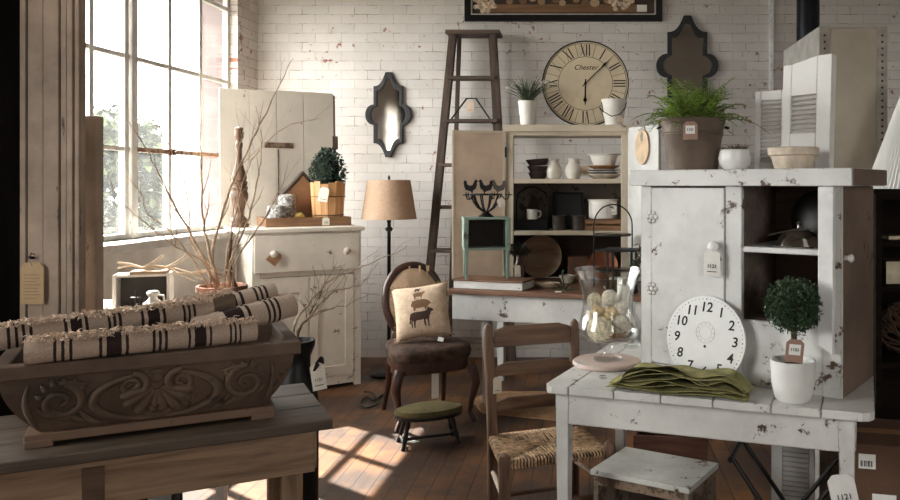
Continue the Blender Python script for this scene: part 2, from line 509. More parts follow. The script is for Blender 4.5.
# ------------------------------------------------------------------ outdoors
ST(MB().box(-60, 20, -30, 60, -1.2, -1.0).build('ground_outside', plain('rough_grass', (36, 40, 28), .9), smooth=False))
pil = ST(MB().box(-.302, -.106, A1 - .012, A1 + .004, Z0, Z1).build('trim_4', brick_mat('outer_brick', 0, (76, 50, 44), (66, 42, 36), (82, 72, 66), .2, .23, .08), smooth=False)); pil.location = WLOC; pil.rotation_euler = WROT
M_LEAF = plain('tree_leaf', (48, 54, 32), .8, 0, .1, var=.3, scale=2)
M_BARK = plain('tree_bark', (84, 66, 50), .9)
def tree(loc, h, rad, n, label, sz):
    t = T('tree', label, 'tree', loc, 0, 'trees outside the window')
    MB().tube([(0, 0, 0), (.1, .05, h * .4), (0, .1, h * .8)], [.2, .15, .05], 8).build('trunk', M_BARK, t)
    m = MB(); r2 = random.Random(int(h * 100))
    blobs = [(r2.uniform(-.6, .6) * rad, r2.uniform(-.6, .6) * rad, h * r2.uniform(.12, .9), rad * r2.uniform(.35, .6)) for _ in range(16)]
    for _ in range(n):
        b = r2.choice(blobs)
        v = Vector((r2.gauss(0, 1), r2.gauss(0, 1), r2.gauss(0, .8))).normalized() * b[3] * r2.uniform(.6, 1)
        m.leaf(Vector(b[:3]) + v, (r2.gauss(0, 1), r2.gauss(0, 1), r2.gauss(0, .6)), (0, 0, 1), sz, sz * .6)
    m.build('foliage', M_LEAF, t, smooth=False)
tree((-11.6, 18.5, -1), 4.0, 1.5, 7000, 'green tree nearest the post, seen through the lower left window panes', .32)
tree((-13.3, 24.5, -1), 3.7, 1.6, 6000, 'bushy green tree seen through the middle of the bottom window panes', .32)
tree((-15.6, 31, -1), 3.4, 1.9, 5000, 'lowest and farthest green tree, seen beside the brick pilaster', .28)

# ------------------------------------------------------------------ light
wd = bpy.data.worlds.new('sky'); SC.world = wd; wd.use_nodes = True
bg = wd.node_tree.nodes['Background']
bg.inputs['Color'].default_value = (1.0, .985, .965, 1)
bg.inputs['Strength'].default_value = SKY = 12.0
sd = bpy.data.lights.new('sun', 'SUN'); sd.energy = 22; sd.angle = R(.6); sd.color = (1, .93, .84)
so = bpy.data.objects.new('sun', sd); COL.objects.link(so)
el, hx, hy = R(48), .8, -.6
dirv = Vector((hx * math.cos(el), hy * math.cos(el), -math.sin(el)))
so.rotation_euler = dirv.to_track_quat('-Z', 'Y').to_euler()
so.location = (-8, 9, 8)
def portal(loc, rot, sx, sy):
    d = bpy.data.lights.new('portal', 'AREA'); d.shape = 'RECTANGLE'; d.size = sx; d.size_y = sy
    d.cycles.is_portal = True
    o = bpy.data.objects.new('portal', d); COL.objects.link(o)
    o.location = loc; o.rotation_euler = rot
u = Vector((.0375, 1, 0)).normalized()
for y0, y1, z1 in ((A0, A1, Z1), (B0, B1, 2.6)):
    c = Vector(WLOC) + u * ((y0 + y1) / 2) + Vector((-.16, 0, (Z0 + z1) / 2))
    portal(c, (0, -PI / 2, WROT[2]), z1 - Z0, y1 - y0)
portal((1.55, -2.16, 1.85), (PI / 2, 0, 0), .8, 1.3)
# ================================================================== LEFT FOREGROUND
M_DARKWOOD = wood('dark_rustic_wood', (52, 38, 29), (104, 80, 62), 0, 1.0, .65)
M_RUSTIC = wood('rustic_wood', (104, 82, 64), (176, 146, 118), 0, .8, .7)
M_RUSTICV = wood('rustic_wood_upright', (100, 78, 60), (170, 140, 112), 2, .8, .7)
M_IRON = plain('dark_iron', (38, 34, 32), .5, .6)
M_BLACK = plain('black_metal', (22, 21, 21), .45, .4)
# work table: origin at the front right corner of its top, local x runs left (negative)
TR = R(28)
tt = T('trestle_table', 'rustic brown wooden work table under the carved trough, left foreground', 'table', (-.747, 2.325, 0), TR)
L = 1.25
for i, (a, b) in enumerate(((0, .165), (.169, .33), (.334, .49))):
    MB().box(-L, .0 - .004 * i, a, b, .69, .72).build('top_plank', wood('grey_rustic_top', (50, 41, 34), (104, 88, 74), 0, .8, .55), tt, bevel=.004, smooth=False)
MB().box(-L + .03, -.045, .03, .06, .565, .69).build('apron', M_RUSTIC, tt, bevel=.003, smooth=False)
MB().box(-L + .03, -.045, .43, .455, .575, .69).build('apron', M_RUSTIC, tt, bevel=.003, smooth=False)
MB().box(-.06, -.035, .06, .43, .565, .69).build('end_apron', M_RUSTIC, tt, bevel=.003, smooth=False)
MB().box(-.62, -.57, .025, .034, .50, .67).build('tenon_board', M_DARKWOOD, tt, bevel=.002, smooth=False)
for x in (-.105, -L + .1):
    for y in (.085, .405):
        MB().taper(x, y, 0, .69, .055, .055, .062, .062).build('leg', M_RUSTICV, tt, bevel=.004, smooth=False)
MB().box(-.135, -.085, .050, .0535, .30, .42).build('paper_label', plain('tag_white', (228, 226, 220), .8, var=.03), tt, smooth=False)
MB().box(-L + .1, -.1, .2, .3, .14, .165).build('lower_shelf', M_DARKWOOD, tt, bevel=.004, smooth=False)
# dark bottles/demijohns standing on the lower shelf
for i, (x, lab) in enumerate(((-.40, 'dark glass bottle with tapered neck under work table, rightmost of three'), (-.49, 'dark glass bottle under work table, middle of three'), (-.58, 'dark glass bottle under work table, leftmost of three'))):
    c, s_ = math.cos(TR), math.sin(TR)
    b = T('bottle', lab, 'bottle', (-.747 + x * c - .25 * s_, 2.325 + x * s_ + .25 * c, .1655), 0, 'dark bottles under the work table')
    MB().lathe([(0, 0), (.038, .002), (.04, .02), (.04, .2), (.03, .26), (.016, .3), (.014, .36), (.018, .365), (.018, .38), (0, .38)], 18).build('body', plain('dark_bottle', (36, 34, 30), .15, 0, .6), b)
    MB().lathe([(0, .3801), (.012, .3801), (.012, .395), (0, .395)], 12).build('cork', plain('cork', (140, 106, 74), .9), b)

# carved trough: origin at the middle of its base front
M_TROUGH = chipped('trough_wood', (110, 88, 72), (52, 40, 33), .37, 9, .75, grime=.35)
tg = T('carved_trough', 'long dark carved wooden trough planter with scroll relief holding striped rugs', 'planter', (-1.187, 2.195, .7205), R(28.4))
HB, TRIM = .03, .2255
def prof(z):  # half length and front overhang of the bowed body at height z
    k = max(0, min(1, (z - HB) / (.19 - HB)))
    b = math.sin(k * PI / 2) ** .9
    return .262 + .088 * b, .022 - .052 * b
m = MB()
rows = []
for i in range(13):
    z = HB + (.19 - HB) * i / 12
    hx_, fy = prof(z)
    rows.append([m.bm.verts.new(p) for p in ((-hx_, fy, z), (hx_, fy, z), (hx_, .30 - fy, z), (-hx_, .30 - fy, z))])
for a, b in zip(rows, rows[1:]):
    for k in range(4): m.bm.faces.new((a[k], a[(k+1) % 4], b[(k+1) % 4], b[k]))
m.bm.faces.new(rows[0][::-1])
inn = [[m.bm.verts.new((x * hx2, y, z)) for x, y in ((-1, y0), (1, y0), (1, y1), (-1, y1))] for hx2, y0, y1, z in ((.33, -.005, .305, .19), (.25, .05, .25, .05))]
for k in range(4):
    m.bm.faces.new((rows[-1][k], rows[-1][(k+1)%4], inn[0][(k+1)%4], inn[0][k]))
    m.bm.faces.new((inn[0][k], inn[0][(k+1)%4], inn[1][(k+1)%4], inn[1][k]))
m.bm.faces.new(inn[1])
m.build('body', M_TROUGH, tg, ang=50)
ro, ri = [(-.368, -.048), (.368, -.048), (.368, .348), (-.368, .348)], [(-.33, -.006), (.33, -.006), (.33, .306), (-.33, .306)]
MB().ring(ro, ri, .188, .2255, 'z').build('rim', M_TROUGH, tg, bevel=.004, smooth=False)
bs = MB(); bs.box(-.302, .302, -.002, .30, .012, .036); 
for x in (-.302, .238): bs.box(x, x + .064, -.004, .06, 0, .02); bs.box(x, x + .064, .24, .30, 0, .02)
bs.build('base_moulding', chipped('trough_base', (122, 95, 75), (62, 46, 36), .36, 9), tg, bevel=.003, smooth=False)
# relief: scrolls laid onto the bowed front
def on(x, z, lift=0): return Vector((x, prof(z)[1] - lift, z))
def scroll(cx_, cz, r0, turns, a0, dirn, tail=(), w=.009):
    pts, rr = [], []
    n = int(26 * turns)
    for i in range(n + 1):
        k = i / n
        a = a0 + dirn * k * turns * 2 * PI
        r = r0 * (1 - .86 * k)
        pts.append((cx_ + r * 1.12 * math.cos(a), cz + r * math.sin(a)))
        rr.append(w * (.95 - .45 * k))
    pts = list(tail) + pts
    rr = [w * (.4 + .5 * i / max(1, len(tail))) for i in range(len(tail))] + rr
    return [on(x, max(HB + .005, min(.186, z)), .001) for x, z in pts], rr
rl = MB()
_t0 = rl.tube
def _fat(pts, r, seg=8, **k):
    r = [q * 1.3 for q in r] if isinstance(r, (list, tuple)) else r * 1.3
    return _t0([p + Vector((0, -.0035, 0)) for p in pts], r, seg, **k)
rl.tube = _fat
for sgn in (-1, 1):
    rl.tube(*scroll(sgn * .058, .143, .034, 1.6, PI / 2 if sgn < 0 else PI / 2, -sgn * -1, w=.0085), seg=8)
    # big C frame round the middle
    pts = []
    for i in range(26):
        a = PI * .5 + sgn * -1 * 0 + (PI * .06 + i / 25 * PI * .9)
        pts.append((sgn * (.0 - .15 * -math.sin(a - PI * .5 + .0)) , .108 - .066 * -math.cos(a - PI * .5)))
    rl.tube([on(x, max(.04, min(.184, z)), .001) for x, z in pts], [.004 + .006 * math.sin(PI * i / 25) for i in range(26)], 8)
    # shell petals
    for k, (ax, L2) in enumerate(((.15, .075), (.55, .085), (.98, .085), (1.32, .08))):
        px_ = [(sgn * math.sin(ax) * L2 * t * 1.15, .135 - math.cos(ax) * L2 * t) for t in (0.12, .35, .6, .8, .95, 1.0)]
        rl.tube([on(x, max(.04, z), -.001) for x, z in px_], [.004, .007, .0105, .0125, .010, .004], 8)
    # side scroll with foliage
    rl.tube(*scroll(sgn * .222, .118, .05, 1.5, PI * .5, sgn, tail=[(sgn * (.16 + .02 * i), .16 + .004 * i) for i in range(3)], w=.009), seg=8)
    for k in range(6):
        a = .35 + k * .42
        b0 = (sgn * (.215 + .052 * math.cos(a)), .118 + .05 * math.sin(a))
        pts = [(b0[0] + sgn * .012 * t * math.cos(a), b0[1] + .022 * t * math.sin(a)) for t in (0, .5, 1)]
        rl.tube([on(x, max(.04, min(.184, z)), .0) for x, z in pts], [.007, .006, .002], 6)
    for k in range(4):
        pts = [(sgn * (.13 + .03 * k + .055 * t), .046 + .012 * k + .05 * t * t - .008 * k * t) for t in (0, .25, .5, .75, 1)]
        rl.tube([on(x, max(.042, min(.184, z)), 0) for x, z in pts], [.003, .007, .008, .006, .002], 7)
    pts = [(sgn * (.275 + .02 * math.sin(t * 2.4)), .05 + .12 * t) for t in (0, .2, .4, .6, .8, 1)]
    rl.tube([on(x, z, 0) for x, z in pts], [.003, .006, .007, .007, .005, .002], 7)
rl.ball(on(0, .158, 0), .014, (1.1, .5, 1)); rl.ball(on(0, .175, 0), .012, (1.6, .5, .7))
rl.build('scroll_relief', M_TROUGH, tg, ang=70)

# rolled rugs
def stripe_mat(name, bands, length, base=(206, 183, 165), dark=(56, 44, 42)):
    t = NT(name)
    tc = t.add('ShaderNodeTexCoord'); sp = t.add('ShaderNodeSeparateXYZ'); t.link(tc.outputs['Object'], sp.inputs[0])
    fx = t.math('DIVIDE', sp.outputs[0], length)
    nz = t.noise(t.coord(), 60, 2)
    fx = t.math('ADD', fx, t.math('MULTIPLY', t.math('SUBTRACT', nz, .5), .006))
    acc = None
    for a, b in bands:
        k = t.math('MULTIPLY', t.math('GREATER_THAN', fx, a), t.math('LESS_THAN', fx, b))
        acc = k if acc is None else t.math('MAXIMUM', acc, k)
    wv = t.noise(t.coord((160, 160, 160)), 2, 3)
    c1 = t.ramp(wv, [(.3, tuple(v * .8 for v in base)), (.7, base)])
    t.bump(wv, .5, .003)
    return t.fin(t.mix(acc, c1, dark), .95, 0, .1)
def rug(label, a, b, r, bands, fringe=True, fdir=1, loose=0, base=(206, 183, 165)):
    a, b = Vector(a), Vector(b)
    d = b - a; Ln = d.length
    rz = math.atan2(d.y, d.x); ry = -math.asin(d.z / Ln)
    t = T('rolled_rug', label, 'rug', a, group='rolled striped rugs', rot=(0, ry, rz))
    mt = stripe_mat('woven_rug_%d' % len(bpy.data.materials), bands, Ln, base)
    # spiral cross section swept along x
    m = MB(); N = 26 * 3; th = .0042
    out = []
    for i in range(N + 1):
        k = i / N; ang = k * 3 * 2 * PI + .9
        rr = r * (.35 + .65 * k)
        out.append((rr * math.cos(ang), rr * math.sin(ang)))
    for (y0, z0), (y1, z1) in zip(out, out[1:]): pass
    inn = []
    for i in range(N + 1):
        k = i / N; ang = k * 3 * 2 * PI + .9
        rr = r * (.35 + .65 * k) - th
        inn.append((rr * math.cos(ang), rr * math.sin(ang)))
    nx = 24
    V = []
    for s_ in range(nx + 1):
        x = Ln * s_ / nx
        w1_ = 1 + .02 * math.sin(s_ * 1.7) + .015 * math.sin(s_ * .63 + 2)
        V.append(([m.bm.verts.new((x, y * w1_, z * w1_)) for y, z in out], [m.bm.verts.new((x, y * w1_, z * w1_)) for y, z in inn]))
    for s_ in range(nx):
        for i in range(N):
            o0, i0 = V[s_]; o1, i1 = V[s_ + 1]
            m.bm.faces.new((o0[i], o0[i+1], o1[i+1], o1[i]))
            m.bm.faces.new((i0[i+1], i0[i], i1[i], i1[i+1]))
        m.bm.faces.new((V[s_][0][N], V[s_][1][N], V[s_+1][1][N], V[s_+1][0][N]))
        m.bm.faces.new((V[s_][1][0], V[s_][0][0], V[s_+1][0][0], V[s_+1][1][0]))
    for s_ in (0, nx):
        o0, i0 = V[s_]
        for i in range(N): m.bm.faces.new((o0[i], o0[i+1], i0[i+1], i0[i]))
    m.build('rug', mt, t, ang=60)
    if fringe:
        f = MB(); n = int(Ln / .0009)
        rz_ = random.Random(int(Ln * 1000))
        for i in range(n):
            x = Ln * rz_.random()
            an = PI * .5 + fdir * rz_.uniform(-.15, .8)
            y, z = r * math.cos(an), r * math.sin(an)
            cl = .5 + .5 * math.sin(x * 170)
            p0 = Vector((x, y, z))
            up = Vector((0, math.cos(an), math.sin(an)))
            ln = rz_.uniform(.008, .017) * (.7 + .5 * cl)
            q = Vector((rz_.uniform(-1, 1) * .9, rz_.uniform(-1, .6) * -fdir * -.9, rz_.uniform(-.2, .5)))
            p1 = p0 + up * ln * .55 + q * ln * .35
            p2 = p1 + q * ln * .8 + Vector((0, -.2 * ln, -.25 * ln))
            f.tube([p0, p1, p2], [.0012, .0013, .0007], 4, cap=False)
        f.build('fringe', plain('rug_fringe', (208, 184, 164), .95, 0, .1, var=.2, scale=80), t, smooth=False)['kind'] = 'stuff'
    return t
def fr(px0, px1, *ps):
    k = px1 - px0
    return [((a - px0) / k, (b - px0) / k) for a, b in ps]
def tri(x, g=6.4, w=2.9): return [(x + g * i, x + g * i + w) for i in range(3)]
A = fr(24, 256, *tri(50, 7.2), (92, 95), (99, 113.5), (117.5, 120.5), *tri(144, 6.2), (180.5, 183), (187, 199.5), (203, 205.5), *tri(225, 5.2, 2.2))
rug('cream rug roll with dark stripes lying frontmost along the trough rim', P(24, 352.6, 2.02), P(256, 330, 2.32), .034, A)
B = fr(-12, 212, (4, 7), *tri(11, 6.5), (56, 59), (62, 73), (76, 79), *tri(98, 5.5), (132, 135), (139, 151.5), (155, 158), *tri(177, 5.7, 2.6))
rug('second cream striped rug roll, lying just behind the frontmost one', P(-12, 340, 2.12), P(212, 309, 2.47), .035, B, True, 1)
rug('short greyer fringed rug roll end showing above the second roll', P(150, 318, 2.42), P(231, 301, 2.62), .036, fr(150, 231, (158, 161), (166, 168)), True, 1, base=(150, 130, 110))
rug('cream striped rug roll at the back right of the trough', P(172, 319, 2.62), P(275, 291, 2.83), .038, fr(172, 275, (224, 233), (237, 240), *tri(252, 5.2, 2.4)), False)
rug('cream striped rug roll at the right end, tilted up over the trough', P(196, 330, 2.36), P(293, 304, 2.56), .043, fr(196, 293, (222, 239), (243, 246), *tri(262, 5.2, 2.5)), False)

# ------------------------------------------------------------------ console behind the trough
M_WHITEP = chipped('white_flaking_paint', (216, 210, 202), (104, 82, 64), .37, 8, edge=.006)
ct = T('console_table', 'pale painted console table under the window, mostly hidden behind the rugs', 'table', (-2.06, 3.72, 0))
MB().box(-.5, .5, -.26, .26, .80, .83).build('top', M_WHITEP, ct, bevel=.004, smooth=False)
MB().box(-.46, .46, -.22, .22, .72, .80).build('apron', M_WHITEP, ct, bevel=.003, smooth=False)
for x in (-.44, .44):
    for y in (-.2, .2): MB().taper(x, y, 0, .75, .035, .035, .05, .05).build('leg', M_WHITEP, ct, bevel=.003, smooth=False)
bx = T('display_box', 'open white-edged wooden box with dark inside standing on the console by the window', 'box', (*P(141, 300, 3.62).xy, .8305), R(18))
bw, bh, bd = .115, .165, .11
MB().ring([(-bw, 0), (bw, 0), (bw, bh), (-bw, bh)], [(-bw + .016, .012), (bw - .012, .012), (bw - .012, bh - .012), (-bw + .016, bh - .012)], 0, bd).build('case', M_WHITEP, bx, bevel=.002, smooth=False)
MB().box(-bw + .016, bw - .012, bd - .03, bd - .02, .012, bh - .012).build('back_panel', plain('blackboard', (58, 54, 50), .8), bx, smooth=False)
sd_ = tag(MB().box(-.075, .075, -.05, .05, 0, .014).build('wood_slab', M_RUSTIC, bevel=.003, smooth=False), 'small weathered board lying flat on top of the open display box', 'board')
sd_.location = (*P(150, 278, 3.66).xy, .9962); sd_.rotation_euler = (0, 0, R(18))
wv = T('ceramic_jar', 'small white ceramic jar with knobbed neck in front of the display box', 'jar', (*P(153, 305, 3.49).xy, .8305))
M_CER = plain('white_ceramic', (226, 222, 214), .3, 0, .5, var=.03, bump=.02)
MB().lathe([(0, 0), (.03, 0), (.042, .03), (.04, .055), (.02, .072), (.016, .082), (.024, .092), (.026, .1), (.02, .108), (0, .11)], 24).build('body', M_CER, wv)
MB().tube([(.018, 0, .09), (.045, 0, .088), (.05, 0, .06), (.04, 0, .045)], .005).build('handle', M_CER, wv)
cr = T('wrought_cross', 'tiny black wrought iron cross beside the white ceramic jar', 'ornament', (*P(136, 305, 3.54).xy, .8305))
MB().lathe([(0, 0), (.02, 0), (.018, .006), (0, .008)], 14).tube([(0, 0, 0), (0, 0, .1)], .004).tube([(-.025, 0, .07), (.025, 0, .07)], .004).build('cross', M_BLACK, cr)
sh = T('shell_heap', 'heap of pale seashells and dried flowers around the white jar', 'shells', (*P(136, 310, 3.47).xy, .8305))
sh['kind'] = 'stuff'
m = MB()
for i in range(34): m.ball((rnd.uniform(-.16, .1), rnd.uniform(-.03, .03), .012 + rnd.uniform(0, .022)), rnd.uniform(.01, .018), (1, .8, .7), 8, 6, .002)
o = m.build('shells', plain('pale_shell', (204, 186, 164), .7, var=.2), sh); 
# twigs lying over the box
for i, lab in enumerate(('bleached twig lying highest across the display box', 'crooked bleached twig lying lower, from the box towards the branches')):
    a = P(118, 268 + 4 * i, 3.66); b = P(236 - 10 * i, 276 + 6 * i, 3.72)
    a.z = 1.020 + .014 * i; b.z = 1.0 - .012 * i
    pts = [a.lerp(b, k / 9) + Vector((0, 0, .012 * math.sin(k * 1.9 + i) + .008 * math.sin(k * .8))) for k in range(10)]
    m = MB().tube(pts, [.006 - .0003 * k for k in range(10)], 6)
    for k in (2, 4, 5, 7): m.tube([pts[k], pts[k] + Vector((.05, .01, .03 * (-1) ** k)), pts[k] + Vector((.09, .0, .05 * (-1) ** k + .01))], [.004, .003, .0015], 5)
    tag(m.build('twig', plain('bleached_twig', (184, 164, 142), .85, var=.2)), lab, 'twig', 'twigs on the display box')
# terracotta bowl of tall branches
pb = P(222, 292, 3.74)
pot = T('terracotta_pot', 'wide terracotta pot on the console holding tall bare branches', 'pot', (pb.x, pb.y, .8305))
MB().lathe([(0, 0), (.075, 0), (.095, .07), (.112, .075), (.112, .1), (.1, .1), (.09, .06), (0, .05)], 28).build('pot', plain('terracotta', (128, 88, 70), .8), pot)
M_TWIG = plain('bare_branch', (168, 144, 122), .85, var=.25, scale=30)
M_TWIGD = plain('dark_branch', (84, 62, 48), .85, var=.25, scale=30)
def branch(label, px_pts, d0, d1, r, mat, group, base, twigs=5, seed=1, tl=.16):
    rg = random.Random(seed)
    n = len(px_pts)
    key = [Vector(base)] + [P(x, y, d0 + (d1 - d0) * i / max(1, n - 1)) for i, (x, y) in enumerate(px_pts)]
    # Catmull-Rom through the key points
    pts = []
    for i in range(len(key) - 1):
        p0, p1, p2, p3 = key[max(i - 1, 0)], key[i], key[i + 1], key[min(i + 2, len(key) - 1)]
        for k in range(6):
            t = k / 6
            pts.append(.5 * ((2 * p1) + (p2 - p0) * t + (2 * p0 - 5 * p1 + 4 * p2 - p3) * t * t + (3 * p1 - p0 - 3 * p2 + p3) * t ** 3))
    pts.append(key[-1])
    rs = [r * (1 - .82 * i / (len(pts) - 1)) for i in range(len(pts))]
    pts = [p + Vector((rg.uniform(-1, 1), rg.uniform(-1, 1), rg.uniform(-1, 1))) * .004 for p in pts]
    m = MB().tube(pts, rs, 7)
    for k in range(twigs):
        i = rg.randrange(len(pts) // 3, len(pts) - 2)
        t = (pts[i + 1] - pts[i]).normalized()
        v = (t + Vector((rg.uniform(-1, 1), rg.uniform(-.5, .5), rg.uniform(-.2, 1))) * .8).normalized()
        L_ = tl * rg.uniform(.5, 1.2)
        a = pts[i]; b = a + v * L_ * .5 + Vector((rg.uniform(-.01, .01), 0, .01)); c_ = a + v * L_ + Vector((rg.uniform(-.03, .03), 0, rg.uniform(0, .04)))
        m.tube([a, b, c_], [rs[i] * .6, rs[i] * .42, .0008], 5)
        if rg.random() < .6: m.tube([b, b + Vector((rg.uniform(-.04, .04), 0, rg.uniform(.0, .05)))], [rs[i] * .35, .0006], 5)
    return tag(m.build('bare_branch', mat), label, 'branch', group)
gname = 'bare branches in the terracotta pot'
bz = pb + Vector((0, 0, 0)); bz.z = .90
branch('tallest bare branch, reaching up right across the leaning white panel', [(212, 262), (226, 200), (252, 140), (272, 100), (293, 58)], 3.74, 4.2, .009, M_TWIG, gname, bz, 6, 3)
branch('bare branch leaning up left in front of the window mullion', [(205, 262), (187, 228), (172, 200), (152, 160), (128, 120)], 3.7, 3.6, .008, M_TWIG, gname, bz + Vector((-.02, 0, 0)), 5, 4)
branch('straight thick bare branch rising beside the window latch', [(214, 268), (204, 230), (202, 180), (200, 130)], 3.7, 3.8, .009, M_TWIG, gname, bz + Vector((-.01, .02, 0)), 4, 5)
branch('bare branch curving right in front of the dresser side', [(230, 262), (244, 230), (256, 190), (262, 150), (258, 122)], 3.74, 3.9, .007, M_TWIG, gname, bz + Vector((.03, 0, 0)), 6, 6)
branch('bare branch reaching right towards the wooden finial and jars', [(236, 262), (262, 222), (280, 190), (288, 162)], 3.74, 4.0, .006, M_TWIG, gname, bz + Vector((.05, .01, 0)), 5, 7)
branch('thin bare branch arching low to the left of the pot', [(196, 264), (170, 232), (148, 214), (142, 196), (128, 176)], 3.66, 3.5, .005, M_TWIG, gname, bz + Vector((-.05, -.01, 0)), 4, 8)
branch('dark stubby branch stump standing in the pot', [(229, 270), (230, 250), (232, 232)], 3.8, 3.85, .02, M_TWIGD, gname, bz + Vector((.04, .04, 0)), 2, 9, .06)
branch('slim bare branch standing between mullion and latch', [(209, 264), (192, 244), (186, 190), (166, 140), (146, 118)], 3.78, 3.9, .006, M_TWIG, gname, bz + Vector((-.02, .04, 0)), 5, 10)

branch('thin bare branch arching over the top of the panel planks', [(226, 262), (236, 210), (252, 160), (285, 128), (322, 118)], 3.74, 4.1, .005, M_TWIG, gname, bz + Vector((.02, -.03, 0)), 5, 31)
branch('upright slender bare branch in front of the finial', [(232, 262), (240, 220), (236, 170), (246, 112)], 3.72, 3.9, .0055, M_TWIG, gname, bz + Vector((.035, -.02, 0)), 5, 32)
branch('bare branch slanting far left towards the low post', [(206, 266), (176, 246), (150, 226), (120, 200), (106, 168)], 3.64, 3.4, .005, M_TWIG, gname, bz + Vector((-.04, -.03, 0)), 4, 33)
# milk churn with branches
mc = T('milk_churn', 'black iron churn with lug handles behind the trough end', 'churn', (-1.095, 2.99, 0))
MB().lathe([(0, 0), (.072, 0), (.077, .02), (.077, .60), (.066, .68), (.048, .72), (.048, .76), (.064, .80), (.066, .82), (.056, .82), (.042, .77), (.042, .5), (0, .48)], 32).build('body', M_BLACK, mc)
for s_ in (-1, 1):
    MB().tube([(s_ * .064, -.025, .70), (s_ * .084, -.025, .735), (s_ * .09, 0, .75), (s_ * .084, .025, .735), (s_ * .064, .025, .70)], .010, 8).build('handle', M_BLACK, mc)
price_tag(mc, (.082, -.03, .74), .05, .10, R(20), 0, (214, 206, 194), roll=R(-8))
gname = 'bare branches in the black churn'
cbase = Vector((-1.095, 2.99, .60))
M_GREYT = plain('grey_branch', (150, 134, 118), .85, var=.25, scale=30)
branch('longest grey branch arching right from the churn to the lamp', [(292, 335), (312, 300), (332, 280), (358, 268), (388, 256), (408, 246)], 2.99, 3.1, .006, M_GREYT, gname, cbase, 6, 21, .10)
branch('grey branch forking right in front of the dresser door', [(295, 338), (314, 312), (334, 292), (362, 284), (378, 262)], 2.97, 3.0, .006, M_GREYT, gname, cbase + Vector((.02, -.02, 0)), 8, 22, .10)
branch('short dark branch standing up steeply from the churn', [(298, 338), (308, 318), (318, 300), (322, 290)], 2.99, 3.0, .005, M_TWIGD, gname, cbase + Vector((.03, .02, 0)), 6, 23, .08)
branch('thin grey branch running level towards the armchair back', [(296, 336), (318, 312), (345, 306), (366, 296), (384, 295)], 3.0, 3.2, .004, M_GREYT, gname, cbase + Vector((.0, .02, 0)), 5, 24, .10)

# ------------------------------------------------------------------ dresser
M_DRESS = chipped('dresser_paint', (216, 206, 192), (110, 84, 62), .36, 6, .5, grime=.10, edge=.006)
DRZ = R(32)
dr = T('dresser', 'tall cream painted dresser with one drawer over a panelled door', 'dresser', (-2.218, 5.25, 0), DRZ)
W, D, Hh = .715, .64, 1.11
b = MB()
b.box(0, .03, .02, D, 0, Hh - .03); b.box(W - .03, W, .02, D, 0, Hh - .03); b.box(.03, W - .03, D - .02, D, .02, Hh - .03)
b.box(.03, W - .03, .03, D - .02, .05, .07); b.box(0, .05, 0, .03, 0, Hh - .03); b.box(W - .05, W, 0, .03, 0, Hh - .03)
b.box(.05, W - .05, 0, .03, Hh - .06, Hh - .03); b.box(.05, W - .05, 0, .03, Hh - .325, Hh - .29); b.box(.05, W - .05, 0, .03, 0.02, .08)
b.build('carcass', M_DRESS, dr, bevel=.003, smooth=False)
MB().box(-.085, W + .02, -.025, D, Hh - .03, Hh).build('top', M_DRESS, dr, bevel=.006, smooth=False)
dw = MB().box(.012, W - .012, -.018, .0, Hh - .295, Hh - .045).build('drawer', M_DRESS, dr, bevel=.004, smooth=False)
for x in (.13, W - .11):
    MB().lathe([(0, 0), (.012, 0), (.012, .012), (.024, .02), (.026, .028), (.018, .036), (0, .038)], 16, (0, 0, 0), Matrix.Rotation(PI / 2, 4, 'X')).build('knob', M_DRESS, dw, loc=(x, -.018, Hh - .165))
price_tag(dw, (.16, -.04, Hh - .16), .075, .085, 0, 0, (150, 112, 82), s='', roll=R(40))
for x0, x1, nm in ((.05, .36, 'door'), (.363, W - .05, 'door')):
    dd = MB().ring([(x0, .08), (x1, .08), (x1, Hh - .33), (x0, Hh - .33)], [(x0 + .06, .15), (x1 - .06, .15), (x1 - .06, Hh - .44), (x0 + .06, Hh - .44)], -.004, .018).build(nm, M_DRESS, dr, bevel=.004, smooth=False)
    MB().box(x0 + .06, x1 - .06, .006, .014, .15, Hh - .44).build('panel', M_DRESS, dd, smooth=False)
MB().lathe([(0, 0), (.008, 0), (.008, .01), (.016, .016), (.012, .026), (0, .028)], 14, (0, 0, 0), Matrix.Rotation(PI / 2, 4, 'X')).build('knob', plain('wood_knob', (130, 96, 66), .6), dr, loc=(.335, -.004, .58))
cD, sD = math.cos(DRZ), math.sin(DRZ)
def DW(x, y, z=Hh): return Vector((-2.218 + x * cD - y * sD, 5.25 + x * sD + y * cD, z))
# leaning panel of planks
pl_a, pl_b = Vector((-2.60, 5.62)), Vector((-1.93, 6.05))
pn = T('leaning_boards', 'large off-white panel of upright planks leaning on the dresser top', 'panel', (pl_a.x, pl_a.y, Hh + .0005), math.atan2(.43, .67), rot=(R(-2.5), 0, math.atan2(.43, .67)))
pw = (pl_b - pl_a).length
M_PANEL = chipped('panel_paint', (204, 194, 180), (110, 84, 64), .36, 5, grime=.1)
xs = [0, .20, .385, .575, pw]
for a, b_ in zip(xs, xs[1:]):
    MB().box(a + .0015, b_ - .0015, 0, .022, 0, .978 + (.008 if a > .3 else 0)).build('plank', M_PANEL, pn, bevel=.002, smooth=False)
MB().box(.30, .50, -.008, 0, .56, .60).box(.39, .397, -.004, -.0005, .02, .55).build('iron_latch', chipped('rust_iron', (128, 104, 84), (80, 60, 48), .5), pn, smooth=False)
MB().box(pw, pw + .012, -.002, .026, .05, .97).box(pw - .01, pw + .03, -.004, .0, .56, .66).build('edge_strip', chipped('dark_edge', (96, 78, 64), (150, 140, 130), .42), pn, smooth=False)
